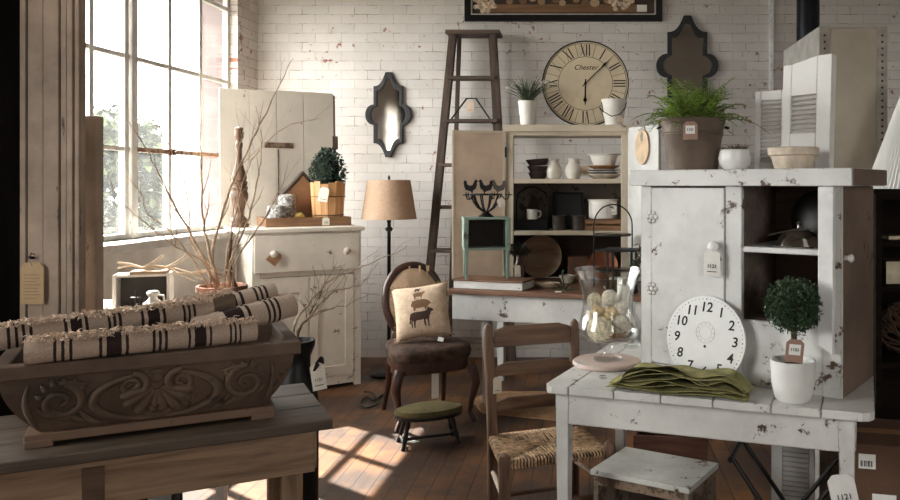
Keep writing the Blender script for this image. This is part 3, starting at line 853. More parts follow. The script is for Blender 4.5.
# turned finial
fn = T('turned_finial', 'tall turned brown wooden finial standing at the left of the dresser top', 'finial', DW(-.035, .30, Hh + .0005))
pr = [(0, 0), (.062, 0), (.064, .02), (.055, .03), (.058, .05), (.035, .075), (.03, .11), (.045, .16), (.058, .20), (.06, .225), (.05, .25), (.056, .262), (.056, .275), (.047, .285), (.054, .298), (.054, .31), (.044, .32), (.050, .335), (.046, .36), (.033, .40), (.024, .44), (.02, .47), (.018, .53), (.024, .56), (.024, .575), (.017, .585), (.017, .6), (.028, .615), (.032, .64), (.026, .66), (.03, .675), (.022, .685), (0, .69)]
MB().lathe(pr, 28).build('spindle', wood('turned_wood', (62, 44, 34), (116, 88, 68), 2, 1, .5), fn)
# tray with jars, bowl, house and bucket
ty = T('wooden_tray', 'long brown wooden tray on the dresser top holding jars and a bucket', 'tray', DW(.402, .33, Hh + .0005), DRZ)
M_TRAY = wood('tray_wood', (94, 64, 44), (150, 112, 80), 0, 1, .55)
for q in ((-.29, .29, -.17, -.158), (-.29, .29, .158, .17)): MB().box(*q, 0, .062).build('side', M_TRAY, ty, bevel=.002, smooth=False)
for x in (-.29, .278): MB().box(x, x + .012, -.158, .158, 0, .062).build('end', M_TRAY, ty, bevel=.002, smooth=False)
MB().box(-.278, .278, -.158, .158, 0, .014).build('bottom', M_TRAY, ty, smooth=False)
price_tag(ty, (.11, -.174, .06), .05, .055, 0, 0, (222, 214, 200))
zt = Hh + .015
def TRY(x, y, z=zt): return DW(.402 + x, .33 + y, z)
M_JARP = chipped('grey_print_ceramic', (208, 202, 196), (120, 116, 114), .46, 24, .35)
for lab, x, y, r, h in (('taller white canister with grey print on the dresser tray', -.115, .015, .055, .19), ('shorter white canister with grey print on the tray, in front', -.205, -.085, .058, .125)):
    j = T('canister', lab, 'canister', TRY(x, y), 0, 'printed canisters on the tray'); r *= 1.1; h *= 1.12
    MB().lathe([(0, 0), (r * .95, 0), (r, .006), (r, h - .03), (r * .93, h - .022), (0, h - .022)], 28).build('body', M_JARP, j)
    MB().lathe([(0, h - .0215), (r * .96, h - .0215), (r * .96, h - .012), (r * .6, h - .004), (.012, h), (0, h + .002)], 28).build('lid', M_JARP, j)
cb_ = T('copper_bowl', 'small copper dish holding a dried yellow flower on the tray', 'bowl', TRY(-.055, -.105))
MB().lathe([(0, 0), (.03, 0), (.05, .025), (.055, .04), (.05, .04), (.04, .02), (0, .012)], 24).build('bowl', plain('copper', (170, 112, 76), .35, .7), cb_)
fw = T('dried_flower', 'pale yellow dried flower head sitting in the copper dish', 'flower', TRY(-.055, -.105, zt + .03))
m = MB()
for i in range(150):
    v = Vector((rnd.gauss(0, 1), rnd.gauss(0, 1), abs(rnd.gauss(0, .9)))).normalized()
    m.leaf(v * .018 + Vector((0, 0, .012)), v, (0.3, .2, 1), .026, .014)
m.build('petals', plain('dried_yellow', (216, 190, 120), .8, var=.2), fw, smooth=False)
hs = T('wooden_house', 'brown wooden house shape with dark pitched roof on the tray', 'ornament', TRY(.012, .118), DRZ)
hw = .125
MB().prism([(-hw, 0), (hw, 0), (hw, .20), (0, .345), (-hw, .20)], -.028, .028).build('wall', plain('kraft_board', (150, 112, 82), .8, var=.08), hs, smooth=False, bevel=.002)
for s_ in (-1, 1):
    MB().prism([(0, .352), (s_ * (hw + .035), .17), (s_ * (hw + .035), .192), (0, .376)], -.036, .036).build('roof_board', plain('dark_roof', (74, 62, 54), .7), hs, smooth=False)
bk_ = T('potted_shrub', 'dark green cone-clipped shrub in a staved wooden bucket on the dresser tray', 'plant', TRY(.156, -.045), DRZ); bk_.scale = (1.2, 1.2, 1.2)
m = MB(); nst = 14
for i in range(nst):
    a0, a1 = 2 * PI * (i + .03) / nst, 2 * PI * (i + .97) / nst
    ps = []
    for z, r in ((0, .088), (.235 + .008 * (i % 3), .104)):
        ps.append([Vector((r * k * math.cos(a), r * k * math.sin(a), z)) for k in (1, .86) for a in (a0, a1)])
    v = [m.bm.verts.new(p) for g_ in ps for p in g_]
    for f in ((0, 1, 5, 4), (3, 2, 6, 7), (2, 0, 4, 6), (1, 3, 7, 5), (4, 5, 7, 6), (1, 0, 2, 3)): m.bm.faces.new([v[k] for k in f])
m.build('staves', wood('pale_stave', (166, 116, 74), (206, 160, 112), 2, 1, .55), bk_, smooth=False)
MB().lathe([(0, .01), (.08, .01), (.09, .2), (0, .2)], 20).build('soil', plain('soil', (52, 40, 32), .95), bk_)
for z, r in ((.05, .0935), (.16, .101)):
    MB().tube([(r * math.cos(2*PI*i/32), r * math.sin(2*PI*i/32), z) for i in range(32)], .002, 5, closed=True).build('hoop', M_IRON, bk_)
price_tag(bk_, (-.045, -.112, .215), .055, .085, R(-20), 0, (224, 216, 204), s='', roll=R(10), string=(.03, .01, .03))
def topiary(t, z0, shape, n, leaf, mat, stem=None, pinch=0):
    m = MB(); sx, sy, sz, cz = shape; cz += z0
    rg = random.Random(n)
    for _ in range(n):
        v = Vector((rg.gauss(0, 1), rg.gauss(0, 1), rg.gauss(0, 1))).normalized()
        q = rg.uniform(.72, 1.0) * (1 + .10 * math.sin(v.x * 7 + v.z * 9) * math.sin(v.y * 8))
        tp = 1 - pinch * max(0, v.z)
        p = Vector((v.x * sx * tp, v.y * sy * tp, v.z * sz)) * q + Vector((0, 0, cz))
        d = (v + Vector((rg.gauss(0, .7), rg.gauss(0, .7), rg.gauss(0, .7)))).normalized()
        m.leaf(p, d, (rg.gauss(0, .5), rg.gauss(0, .5), 1), leaf * rg.uniform(.7, 1.3), leaf * .62)
    m.build('foliage', mat, t, smooth=False)
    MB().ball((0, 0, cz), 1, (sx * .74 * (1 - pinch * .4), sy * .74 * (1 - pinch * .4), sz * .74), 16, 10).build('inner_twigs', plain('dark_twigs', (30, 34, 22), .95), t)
    if stem: MB().tube([(0, 0, z0), (.004, 0, z0 + stem * .5), (0, 0, z0 + stem)], .009, 8).build('stem', plain('bark_stem', (62, 46, 34), .9), t)
    return t
M_BOX = plain('boxwood_leaf', (46, 66, 40), .45, 0, .5, var=.4, scale=30)
M_BOXD = plain('dark_boxwood_leaf', (34, 54, 44), .45, 0, .5, var=.4, scale=30)
topiary(bk_, .205, (.105, .105, .135, .115), 1500, .02, M_BOXD, None, .35)
# ================================================================== BACK WALL AND MIDDLE
def ogee(sx, sz, k=1.0, grow=0.0, n=10):
    """outline of the quatrefoil mirror, half width sx and half height sz; grow moves it outwards"""
    q = []
    rx, ry = sx * .64, sz * .67          # the upright rectangle behind the lobes
    lobe_z = sz * .24                     # where the round side lobes meet the rectangle
    def add(x, z): q.append((x, z))
    # top tip, concave ogee, shoulder, rectangle side, lobe to the middle
    tipw = sx * .12
    g = grow
    add(tipw * .0 + max(0, g) * .0, sz + g * 1.2)
    for i in range(n + 1):
        t = i / n
        x = tipw + (rx - tipw) * t
        z = sz - (sz - ry) * (1 - (1 - t) ** 2.7)
        add(x + g * .6, z + g * .8)
    add(rx + g, ry + g * .5)
    add(rx + g, lobe_z)
    lr = lobe_z
    for i in range(1, n):
        a = PI / 2 - PI / 2 * i / n
        add(rx + (sx - rx) * math.cos(a) + g * math.cos(a) + (g if i == 0 else g * (1 - math.cos(a))), lobe_z * math.sin(a) + 0)
    add(sx + g, 0)
    right = q
    lower = [(x, -z) for x, z in reversed(right[:-1])]
    half = right + lower
    left = [(-x, z) for x, z in reversed(half[1:-1])]
    return half + left
M_MIRROR = NT('silvered_glass').fin((214, 212, 208), .06, 1.0)
M_MFRAME = plain('black_mirror_frame', (25, 24, 25), .45, 0, .5)
def mirror(label, loc, sx, sz, fw_):
    t = T('quatrefoil_mirror', label, 'mirror', loc, 0, 'black quatrefoil wall mirrors')
    o = ogee(sx, sz); i_ = [(x * (1 - fw_ / sx), z * (1 - fw_ * 1.25 / sz)) for x, z in o]
    MB().ring(o, i_, -.032, 0).build('frame', M_MFRAME, t, bevel=.004, ang=30)
    MB().prism([(x * 1.02, z * 1.02) for x, z in i_], -.012, -.004).build('glass', M_MIRROR, t, smooth=False)
c = P(389, 115, YW); mirror('smaller black quatrefoil mirror hanging on the brick wall above the floor lamp', (c.x, YW - .001, c.z), .186, .345, .044)
c = P(687, 66, YW); mirror('larger black quatrefoil mirror hanging on the brick wall above the fern', (c.x, YW - .001, c.z), .252, .405, .056)

# still life picture
a, b_ = P(465, 22, YW), P(662, 20, YW)
pc = T('framed_picture', 'black framed still life picture at top of brick wall', 'picture', ((a.x + b_.x) / 2, YW - .001, a.z))
pw2 = (b_.x - a.x) / 2; ph = .72
MB().ring([(-pw2, 0), (pw2, 0), (pw2, ph), (-pw2, ph)], [(-pw2 + .052, .052), (pw2 - .052, .052), (pw2 - .052, ph - .052), (-pw2 + .052, ph - .052)], -.04, 0).build('frame', plain('black_lacquer', (20, 18, 18), .35), pc, bevel=.005, smooth=False)
MB().ring([(-pw2 + .05, .05), (pw2 - .05, .05), (pw2 - .05, ph - .05), (-pw2 + .05, ph - .05)], [(-pw2 + .062, .062), (pw2 - .062, .062), (pw2 - .062, ph - .062), (-pw2 + .062, ph - .062)], -.03, -.01).build('inner_fillet', plain('pale_fillet', (190, 182, 170), .5), pc, smooth=False)
pi_ = MB().box(-pw2 + .055, pw2 - .055, -.012, -.006, .055, ph - .055).build('print', plain('dark_print', (62, 48, 40), .6, var=.35, scale=9), pc, smooth=False)
MB().box(-pw2 + .2, pw2 - .12, -.0135, -.0125, .075, .14).build('painted_ledge', wood('painted_ledge', (96, 70, 50), (142, 108, 78), 0, .8), pi_, smooth=False)
M_PF = plain('painted_petals', (190, 170, 148), .8, var=.3, scale=40)
for x, z, r in ((-.64, .155, .085), (.46, .19, .1), (.06, .3, .07)):
    m = MB()
    for i in range(40):
        an = rnd.random() * 2 * PI; q = rnd.random() ** .5 * r
        m.prism([(x + q * math.cos(an) + .022 * math.cos(k * PI / 3 + an), z + q * math.sin(an) + .02 * math.sin(k * PI / 3 + an)) for k in range(6)], -.0145 - .00006 * i, -.0142 - .00006 * i)
    m.build('painted_flower', M_PF, pi_, smooth=False)
for i in range(11):
    x, z, r = -.42 + i * .085 + rnd.uniform(-.02, .02), .16 + rnd.uniform(-.01, .03), rnd.uniform(.022, .038)
    MB().prism([(x + r * 1.15 * math.cos(k * PI / 9), z + r * math.sin(k * PI / 9)) for k in range(18)], -.0142, -.0138).build('painted_fruit', plain('painted_fruit_%d' % (i % 3), ((150, 118, 90), (120, 92, 70), (172, 146, 118))[i % 3], .7), pi_, smooth=False)
MB().box(pw2 - .205, pw2 - .125, -.02, -.016, .08, .135).build('price_card', plain('tag_white', (228, 226, 220), .8, var=.03), pc, smooth=False)

# floor lamp
c = P(389, 200, 5.9)
lm = T('floor_lamp', 'black standing lamp with tan drum shade beside the dresser', 'lamp', (c.x, c.y, 0))
MB().lathe([(0, 0), (.13, 0), (.135, .012), (.12, .025), (.03, .04), (.014, .07), (.0125, 1.12), (.016, 1.13), (.016, 1.2), (0, 1.2)], 28).build('stand', M_BLACK, lm)
MB().tube([(-.03, 0, 1.075), (.03, 0, 1.075)], .004).lathe([(0, 1.06), (.022, 1.06), (.024, 1.075), (.02, 1.09), (0, 1.09)], 16).build('switch', M_BLACK, lm)
M_SHADE = plain('linen_shade', (182, 153, 130), .9, 0, .1, var=.05, scale=60)
MB().lathe([(.200, 1.150), (.155, 1.437), (.152, 1.437), (.197, 1.150), (.200, 1.150)], 48).build('lamp_shade', M_SHADE, lm)
m = MB()
for k in range(3):
    m.tube([(0, 0, 1.41), (.153 * math.cos(k * 2.1), .153 * math.sin(k * 2.1), 1.43)], .003, 6)
m.tube([(0, 0, 1.2), (0, 0, 1.44)], .004, 6).lathe([(0, 1.44), (.008, 1.44), (.01, 1.455), (.004, 1.47), (0, 1.475)], 12).build('harp', M_BLACK, lm)

# step ladder
M_LAD = wood('weathered_ladder', (44, 34, 29), (92, 75, 64), 2, .9, .7)
M_LADX = wood('weathered_step', (50, 39, 33), (104, 86, 74), 0, .9, .7)
ld = T('step_ladder', 'tall weathered wooden step ladder leaning before the brick wall', 'ladder', (0, 0, 0))
def lerp(a, b, t): return a + (b - a) * t
top_d, bot_d = 6.27, 6.0
zt_ = P(0, 35, top_d).z
lt, lb = P(453, 36, top_d), P(420, 0, bot_d); lb.z = 0
rt_, rb = P(493, 36, top_d), P(513, 0, bot_d); rb.z = 0
lt.z = rt_.z = zt_
def bar(a, b, wx, wy, name, mat, par):
    m = MB(); v = []
    for p in (a, b): v += [m.bm.verts.new((p.x + i * wx / 2, p.y + j * wy / 2, p.z)) for i, j in ((-1,-1),(1,-1),(1,1),(-1,1))]
    for f in ((0,1,2,3),(7,6,5,4),(0,4,5,1),(1,5,6,2),(2,6,7,3),(3,7,4,0)): m.bm.faces.new([v[k] for k in f])
    return m.build(name, mat, par, bevel=.003, smooth=False)
bar(lt, lb, .056, .075, 'rail', M_LAD, ld); bar(rt_, rb, .056, .075, 'rail', M_LAD, ld)
for k, x_ in enumerate((lt.x + .035, rt_.x - .03)):
    bar(Vector((x_, 6.36, zt_)), Vector((x_ + (-.1 if k == 0 else .12), 6.46, 0)), .032, .03, 'rear_leg', M_LAD, ld)
for y in (78, 121, 165, 207, 250, 293, 340):
    z = None
    for t in [i / 400 for i in range(401)]:
        p = lt.lerp(lb, t)
        if CY + (EYE - p.z) * FPX / p.y >= y: break
    q = rt_.lerp(rb, t)
    MB().box(p.x, q.x, p.y - .075, p.y + .055, p.z - .012, p.z + .014).build('step', M_LADX, ld, bevel=.003, smooth=False)
MB().box(lt.x - .05, rt_.x + .06, top_d - .07, 6.42, zt_, zt_ + .03).build('top_cap', M_LADX, ld, bevel=.005, smooth=False)
for z_, nm in ((1.98, 'spreader'),):
    m = MB(); xm = (lt.x + rt_.x) / 2
    pa, pb_ = lt.lerp(lb, .26), rt_.lerp(rb, .26)
    m.tube([(pa.x + .03, pa.y - .05, pa.z - .04), (xm - .03, pa.y - .05, pa.z + .16), (xm + .04, pa.y - .05, pa.z + .16), (pb_.x - .03, pb_.y - .05, pb_.z - .04)], .007, 6)
    m.build(nm, M_IRON, ld)
price_tag(ld, (xm + .0, pa.y - .062, pa.z + .14), .06, .085, 0, 0, (206, 186, 166), s='')

# ------------------------------------------------------------------ hutch and its table
bt = T('hutch_table', 'long wooden-topped table with white apron carrying the open hutch', 'table', (-.911, 5.1, 0), R(-17))
TZ = .737
cB, sB = math.cos(R(-17)), math.sin(R(-17))
def BT(x, y, z=TZ): return Vector((-.911 + x * cB - y * sB, 5.1 + x * sB + y * cB, z))
M_BTOP = wood('worn_brown_top', (76, 52, 40), (126, 90, 68), 0, .8, .5)
for a, b_ in ((0, .25), (.253, .50), (.503, .78)): MB().box(0, 1.42, a, b_, TZ - .028, TZ).build('top_plank', M_BTOP, bt, bevel=.003, smooth=False)
M_WAPR = chipped('white_apron_paint', (200, 198, 194), (110, 92, 78), .365, 6, edge=.006)
MB().box(.02, 1.40, .03, .055, TZ - .195, TZ - .028).build('apron', M_WAPR, bt, bevel=.003, smooth=False)
MB().box(.02, 1.40, .72, .745, TZ - .195, TZ - .028).build('apron', M_WAPR, bt, bevel=.003, smooth=False)
for x in (.02, 1.375): MB().box(x, x + .025, .055, .72, TZ - .195, TZ - .028).build('end_apron', M_WAPR, bt, bevel=.003, smooth=False)
for x, y in ((.24, .085), (.08, .69), (1.36, .085), (1.36, .69)):
    MB().taper(x, y, .0068 if y < .1 and x < 1 else 0, TZ - .03, .045, .045, .06, .06).build('leg', M_WAPR, bt, bevel=.004, smooth=False)

M_HUT = chipped('hutch_cream_paint', (204, 190, 168), (120, 94, 72), .35, 7, .55, grime=.12)
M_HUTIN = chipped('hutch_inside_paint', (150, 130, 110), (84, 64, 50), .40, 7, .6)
HX0, HX1, HY0, HY1 = -.572, .262, 5.45, 5.78
hu = T('hutch', 'open-backed cream hutch with shelves and two opened doors', 'hutch', (HX0, HY0, TZ + .0006))
HW, HD, HT = HX1 - HX0, HY1 - HY0, 1.0
MB().box(0, .05, 0, .022, 0, HT).build('stile', M_HUT, hu, bevel=.003, smooth=False)
MB().box(HW - .05, HW, 0, .022, 0, HT).build('stile', M_HUT, hu, bevel=.003, smooth=False)
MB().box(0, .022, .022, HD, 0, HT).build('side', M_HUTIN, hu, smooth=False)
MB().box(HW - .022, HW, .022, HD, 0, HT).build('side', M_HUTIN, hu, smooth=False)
MB().box(-.02, HW + .02, -.025, HD, HT + .024, HT + .072).build('top', M_HUT, hu, bevel=.004, smooth=False)
MB().box(0, HW, 0, HD, HT, HT + .024).build('top_rail', M_HUT, hu, smooth=False)
S1, S2 = 1.441 - TZ, 1.087 - TZ
for z in (S1, S2): MB().box(.022, HW - .022, .004, HD - .01, z - .03, z).build('shelf', M_HUT, hu, bevel=.002, smooth=False)
# boarded back behind the two lower bays
MB().box(.022, HW - .022, HD - .012, HD, 0, S2 - .03).build('back_board', wood('dark_back', (40, 30, 25), (66, 50, 40), 0, .7), hu, smooth=False)
MB().box(.022, HW - .022, HD - .012, HD, S2, S1 - .03).build('back_board', chipped('grey_back', (112, 100, 90), (70, 56, 46), .42, 6), hu, smooth=False)
d1 = MB().box(-.36, 0, -.01, .012, .03, 1.03).build('door', plain('beige_door', (186, 163, 142), .6, var=.1, scale=4), hu, bevel=.004, smooth=False, loc=(-.004, -.004, 0), rot=(0, 0, R(15)))
MB().ring([(-.36, .03), (-.004, .03), (-.004, 1.03), (-.36, 1.03)], [(-.345, .045), (-.02, .045), (-.02, 1.015), (-.345, 1.015)], -.013, -.009).build('door_edge', M_HUT, d1, smooth=False)
for z in (.2, .85): MB().box(-.006, .006, -.02, -.009, z, z + .07).build('hinge', M_IRON, d1, smooth=False)
d2 = MB().box(0, .395, -.012, .010, .20, 1.05).build('door', M_WAPR, hu, bevel=.004, smooth=False, loc=(HW + .004, -.006, 0), rot=(0, 0, R(-63)))
MB().box(.03, .085, -.0145, -.011, .66, .73).build('lock_plate', plain('zinc_plate', (150, 148, 146), .5, .5), d2, smooth=False)
ob = T('oval_board', 'oval pale wooden hanging board on the open right hutch door', 'board', (0, 0, 0))
c = hu.location + Vector((HW + .004, -.006, 0)); e = Vector((math.cos(R(-63)), math.sin(R(-63)), 0)); n_ = Vector((math.sin(R(-63)), -math.cos(R(-63)), 0))
q = c + e * .215 + n_ * .0145; q.z = P(643, 147, 5.25).z
ob.location = q; ob.rotation_euler = (0, 0, R(-63))
oo = [(.085 * math.cos(2*PI*i/32), .115 * math.sin(2*PI*i/32)) for i in range(32)]
m = MB(); 
MB().ring(oo, [(.018 * math.cos(2*PI*i/32), .065 + .026 * math.sin(2*PI*i/32)) for i in range(32)], -.014, 0).build('board', plain('beech', (190, 164, 136), .6), ob, bevel=.002, ang=40)
MB().tube([(0, -.016, .135), (0, -.016, .06), (.004, -.017, .03)], .002).build('hanging_tape', plain('tag_white', (228, 226, 220), .8, var=.03), ob)

def HS(px, z, dy=.12):
    """a spot on a hutch shelf seen at column px, dy behind the hutch front"""
    y = HY0 + dy
    return Vector(((px - CX) * y / FPX, y, z))
z1_, z2_ = 1.441 + .0012, 1.087 + .0012
# dark bowls, stacked
db = None
for i, (lab, r) in enumerate((('dark brown wooden bowl at the bottom of the stack on the upper hutch shelf', .07), ('dark brown wooden bowl in the middle of the dark stack', .078), ('dark wooden bowl lying tilted on top of the dark stack', .085))):
    b = T('dark_bowl', lab, 'bowl', HS(538, z1_ + i * .045, .13), 0, 'dark bowls on the upper hutch shelf')
    if i == 2: b.rotation_euler = (0, R(-4), 0); b.location.z += .004
    MB().lathe([(0, 0), (r * .7, 0), (r, .044), (r - .006, .044), (r * .66, .008), (0, .006)], 28).build('bowl', plain('dark_bowl_wood', (48, 36, 31), .5), b)
# pitchers
M_IRONST = plain('ironstone', (212, 204, 192), .35, 0, .5, var=.04)
def pitcher(label, loc, s=1.0, handle=True, rz=0):
    t = T('pitcher', label, 'pitcher', loc, rz, 'white pitchers on the upper hutch shelf')
    MB().lathe([(0, 0), (.038*s, 0), (.055*s, .03*s), (.058*s, .055*s), (.05*s, .085*s), (.036*s, .108*s), (.034*s, .122*s), (.043*s, .142*s), (.039*s, .142*s), (.03*s, .12*s), (.03*s, .1*s), (0, .03*s)], 30).build('body', M_IRONST, t)
    MB().prism([(-.036*s, .125*s), (-.036*s, .143*s), (-.058*s, .146*s)], -.014*s, .014*s).build('spout', M_IRONST, t, bevel=.003)
    if handle: MB().tube([(.034*s, 0, .13*s), (.06*s, 0, .139*s), (.083*s, 0, .122*s), (.083*s, 0, .09*s), (.056*s, 0, .062*s)], .007*s, 8).build('handle', M_IRONST, t)
    return t
pitcher('white pitcher turned so its handle is hidden, left of the pair', HS(554, z1_, .12), .98, False, R(60))
pq = pitcher('white pitcher with loop handle and paper tag, right of the pair', HS(573.5, z1_, .10), 1.0, True)
price_tag(pq, (.075, -.012, .09), .05, .065, 0, 0, (196, 170, 148), s='1101', roll=R(-10))
# plates and basin
zz = z1_
for i, (lab, r, h, col) in enumerate((('cream shallow bowl at the bottom of the plate stack on the hutch', .118, .03, (206, 196, 178)), ('white plate with grey rim above the cream shallow bowl', .125, .012, (176, 172, 168)), ('grey-rimmed plate, third from the bottom of the hutch stack', .118, .010, (150, 146, 142)), ('wooden plate with orange-brown rim below the enamel basin', .112, .022, (176, 128, 84)))):
    b = T('plate', lab, 'plate', HS(604, zz, .135), 0, 'stacked plates on the upper hutch shelf')
    MB().lathe([(0, 0), (r * .62, 0), (r, h), (r - .002, h + .004), (r * .6, .005), (0, .0045)], 40).build('plate', plain('plate_%d' % i, col, .4), b)
    zz += h + .0052
b = T('enamel_basin', 'white enamel basin with flared rim on top of the plate stack', 'basin', HS(604, zz, .135))
MB().lathe([(0, 0), (.075, 0), (.098, .068), (.122, .074), (.122, .078), (.094, .073), (.072, .005), (0, .004)], 40).build('basin', M_CER, b)
# middle shelf: metal caddy with mug
cd = T('metal_caddy', 'dark metal caddy with tall bail handle on the middle hutch shelf', 'caddy', HS(532, z2_, .13))
MB().ring([(-.112, -.07), (.112, -.07), (.112, .07), (-.112, .07)], [(-.106, -.064), (.106, -.064), (.106, .064), (-.106, .064)], 0, .075, 'z').build('tray_wall', M_BLACK, cd, smooth=False)
MB().box(-.108, .108, -.066, .066, .0, .006).box(-.108, .108, -.066, .066, .066, .072).build('tray_floor', M_BLACK, cd, smooth=False)
MB().tube([(-.108, 0, .02), (-.108, 0, .20), (-.095, 0, .255), (-.03, 0, .295), (0, 0, .300), (.03, 0, .295), (.095, 0, .255), (.108, 0, .20), (.108, 0, .02)], .0055, 8).build('handle', M_BLACK, cd)
mg = T('mug', 'white enamel mug standing on the dark metal caddy', 'mug', HS(532, z2_ + .0735, .10))
MB().lathe([(0, 0), (.036, 0), (.038, .004), (.038, .068), (.040, .07), (.035, .07), (.034, .006), (0, .005)], 28).build('body', M_CER, mg)
MB().tube([(.037, 0, .058), (.056, 0, .058), (.062, 0, .036), (.053, 0, .018), (.037, 0, .014)], .005, 8).build('handle', M_CER, mg)
sf = T('black_frame', 'small black framed slate standing on the middle hutch shelf', 'frame', HS(568, z2_, .22), 0, rot=(R(-6), 0, 0))
MB().ring([(-.108, 0), (.108, 0), (.108, .262), (-.108, .262)], [(-.088, .02), (.088, .02), (.088, .242), (-.088, .242)], -.012, .006).build('frame', M_BLACK, sf, bevel=.002, smooth=False)
MB().box(-.09, .09, -.002, .004, .018, .244).build('slate', plain('slate', (40, 39, 40), .7), sf, smooth=False)
M_TIN = plain('pewter', (92, 86, 80), .38, .75)
for px, lab in ((559, 'pewter canister on the middle hutch shelf, left of the two'), (579, 'pewter canister on the middle hutch shelf, right of the two')):
    b = T('pewter_cup', lab, 'cup', HS(px, z2_, .085), 0, 'pewter cups before the slate')
    MB().lathe([(0, 0), (.047, 0), (.049, .006), (.046, .09), (.051, .102), (.047, .102), (.042, .088), (0, .02)], 26).build('cup', M_TIN, b)
wc = T('wooden_crate', 'low slatted wooden crate under the white pot on the hutch', 'crate', HS(603, z2_, .13))
for q in ((-.125, .125, -.1, -.088), (-.125, .125, .088, .1)):
    for z in (0, .042): MB().box(*q, z + .002, z + .034).build('slat', M_TRAY, wc, bevel=.002, smooth=False)
for x in (-.125, .113): MB().box(x, x + .012, -.088, .088, 0, .078).build('end', M_TRAY, wc, bevel=.002, smooth=False)
MB().box(-.113, .113, -.088, .088, .066, .074).build('deck', M_TRAY, wc, smooth=False)
ep = T('enamel_pot', 'white enamel pot with rim and printed flower sprig on the crate', 'pot', HS(603, z2_ + .0793, .13))
MB().lathe([(0, 0), (.095, 0), (.1, .01), (.1, .12), (.108, .124), (.108, .132), (.096, .132), (.094, .012), (0, .008)], 36).build('body', M_CER, ep)
m = MB()
for i in range(7): m.leaf((.02 + .012 * i, -math.sqrt(.1008**2 - (.02+.012*i)**2) - .001, .085 + .012 * math.sin(i * 2)), (1, -.2, .6 * (-1) ** i), (0, -1, 0), .022, .010)
m.build('printed_sprig', plain('print_grey', (104, 98, 96), .5), ep, smooth=False)
price_tag(ep, (.07, -.085, .115), .045, .085, 0, 0, (222, 214, 204), s='')
# lower bay
def TB(px, d, z=TZ + .0012): return Vector(((px - CX) * d / FPX, d, z))
rd = T('round_dish', 'large round wooden dough dish leaning at the back of the hutch', 'dish', TB(540, 5.60), rot=(R(-74), 0, 0))
# leaning disc: built lying, then tilted up on its rim
for ch in (): pass
rd.rotation_euler = (R(80), 0, 0); rd.location.z = TZ + .158; rd.location.y = 5.655
MB().lathe([(0, .018), (.095, .018), (.135, -.012), (.15, -.012), (.152, -.004), (.10, .028), (0, .028)], 44, (0, 0, 0), Matrix.Diagonal((1, 1, -1, 1))).build('dish', wood('dish_wood', (128, 104, 86), (184, 158, 134), 0, .7, .6), rd)
m = MB(); m.tube([(.05 * math.cos(2*PI*i/24), .05 * math.sin(2*PI*i/24), -.0135 - .005) for i in range(24)], .003, 5, closed=True)
m.build('carved_ring', wood('dish_wood', (128, 104, 86), (184, 158, 134), 0, .7, .6), rd)
gl = T('bottle_of_greens', 'dark glass bottle of dusky foliage left of the round dish', 'plant', TB(519, 5.345))
MB().lathe([(0, 0), (.036, 0), (.04, .01), (.04, .11), (.022, .15), (.018, .19), (.022, .195), (.016, .195), (0, .15)], 22).build('bottle', plain('amber_bottle', (70, 50, 40), .2, 0, .6), gl)
m = MB(); rg = random.Random(4)
for i in range(60):
    d_ = Vector((rg.gauss(0, .6), rg.gauss(0, .5), rg.uniform(.3, 1.2))).normalized(); L_ = rg.uniform(.04, .10)
    e_ = Vector((0, 0, .18)) + d_ * L_
    m.tube([(0, 0, .17), Vector((0, 0, .18)) + d_ * L_ * .5 + Vector((0, 0, .01)), e_], .0012, 4)
    for k in range(5):
        q = Vector((0, 0, .18)) + d_ * L_ * (.4 + .15 * k)
        m.leaf(q, d_ + Vector((rg.gauss(0, .8), rg.gauss(0, .8), rg.gauss(0, .8))), (0, 0, 1), .028, .012)
m.build('foliage', plain('dusky_leaf', (52, 54, 44), .6, var=.4, scale=40), gl, smooth=False)
price_tag(gl, (-.005, -.045, .13), .04, .075, 0, 0, (196, 184, 168), s='')
sd2 = T('shell_dish', 'pale oval leaf-shaped dish lying on the hutch table', 'dish', TB(547, 5.20), R(-10))
MB().lathe([(0, .004), (.06, .004), (.085, .028), (.088, .026), (.065, 0), (0, 0)], 32, sx=1.0, sy=.55).build('dish', plain('pale_shell_dish', (184, 164, 142), .5), sd2)
wb = T('small_bowl', 'small white bowl on the hutch table in front of brown boxes', 'bowl', TB(567.5, 5.42))
MB().lathe([(0, 0), (.034, 0), (.056, .045), (.058, .05), (.053, .05), (.03, .006), (0, .005)], 28).build('bowl', M_IRONST, wb)
sg = T('fir_sprig', 'green artificial fir sprig with small white card on the hutch table', 'sprig', TB(565, 4.97, TZ + .004))
m = MB(); rg = random.Random(9)
for k in range(7):
    an = k * .9; e_ = Vector((.085 * math.cos(an), .05 * math.sin(an), .01 + .05 * (k % 3)))
    m.tube([(0, 0, .006), e_], .0015, 4)
    for i in range(26):
        t_ = rg.random(); m.leaf(e_ * t_ + Vector((0, 0, .006)), e_.normalized() + Vector((rg.gauss(0, .6), rg.gauss(0, .6), rg.gauss(0, .6))), (0, 0, 1), .022, .005)
m.build('needles', plain('fir_green', (30, 66, 44), .5, var=.3), sg, smooth=False)
MB().box(-.06, -.02, -.055, -.03, .0, .003).build('card', plain('tag_white', (228, 226, 220), .8, var=.03), sg, smooth=False)
bb = tag(MB().box(-.07, .07, -.05, .05, 0, .16).build('brown_box', plain('brown_card', (104, 74, 56), .8), bevel=.003, smooth=False), 'upright brown box at the back of the lower hutch bay', 'box')
bb.location = TB(578, 5.64)
cp_ = T('copper_plate', 'round copper plate leaning behind the brown box on the hutch', 'plate', (TB(594, 5.55).x + .06, 5.56, TZ + .109), rot=(R(78), 0, 0))
MB().lathe([(0, 0), (.075, 0), (.102, .012), (.104, .016), (.076, .005), (0, .005)], 36).build('plate', plain('dull_copper', (140, 88, 62), .4, .5), cp_)

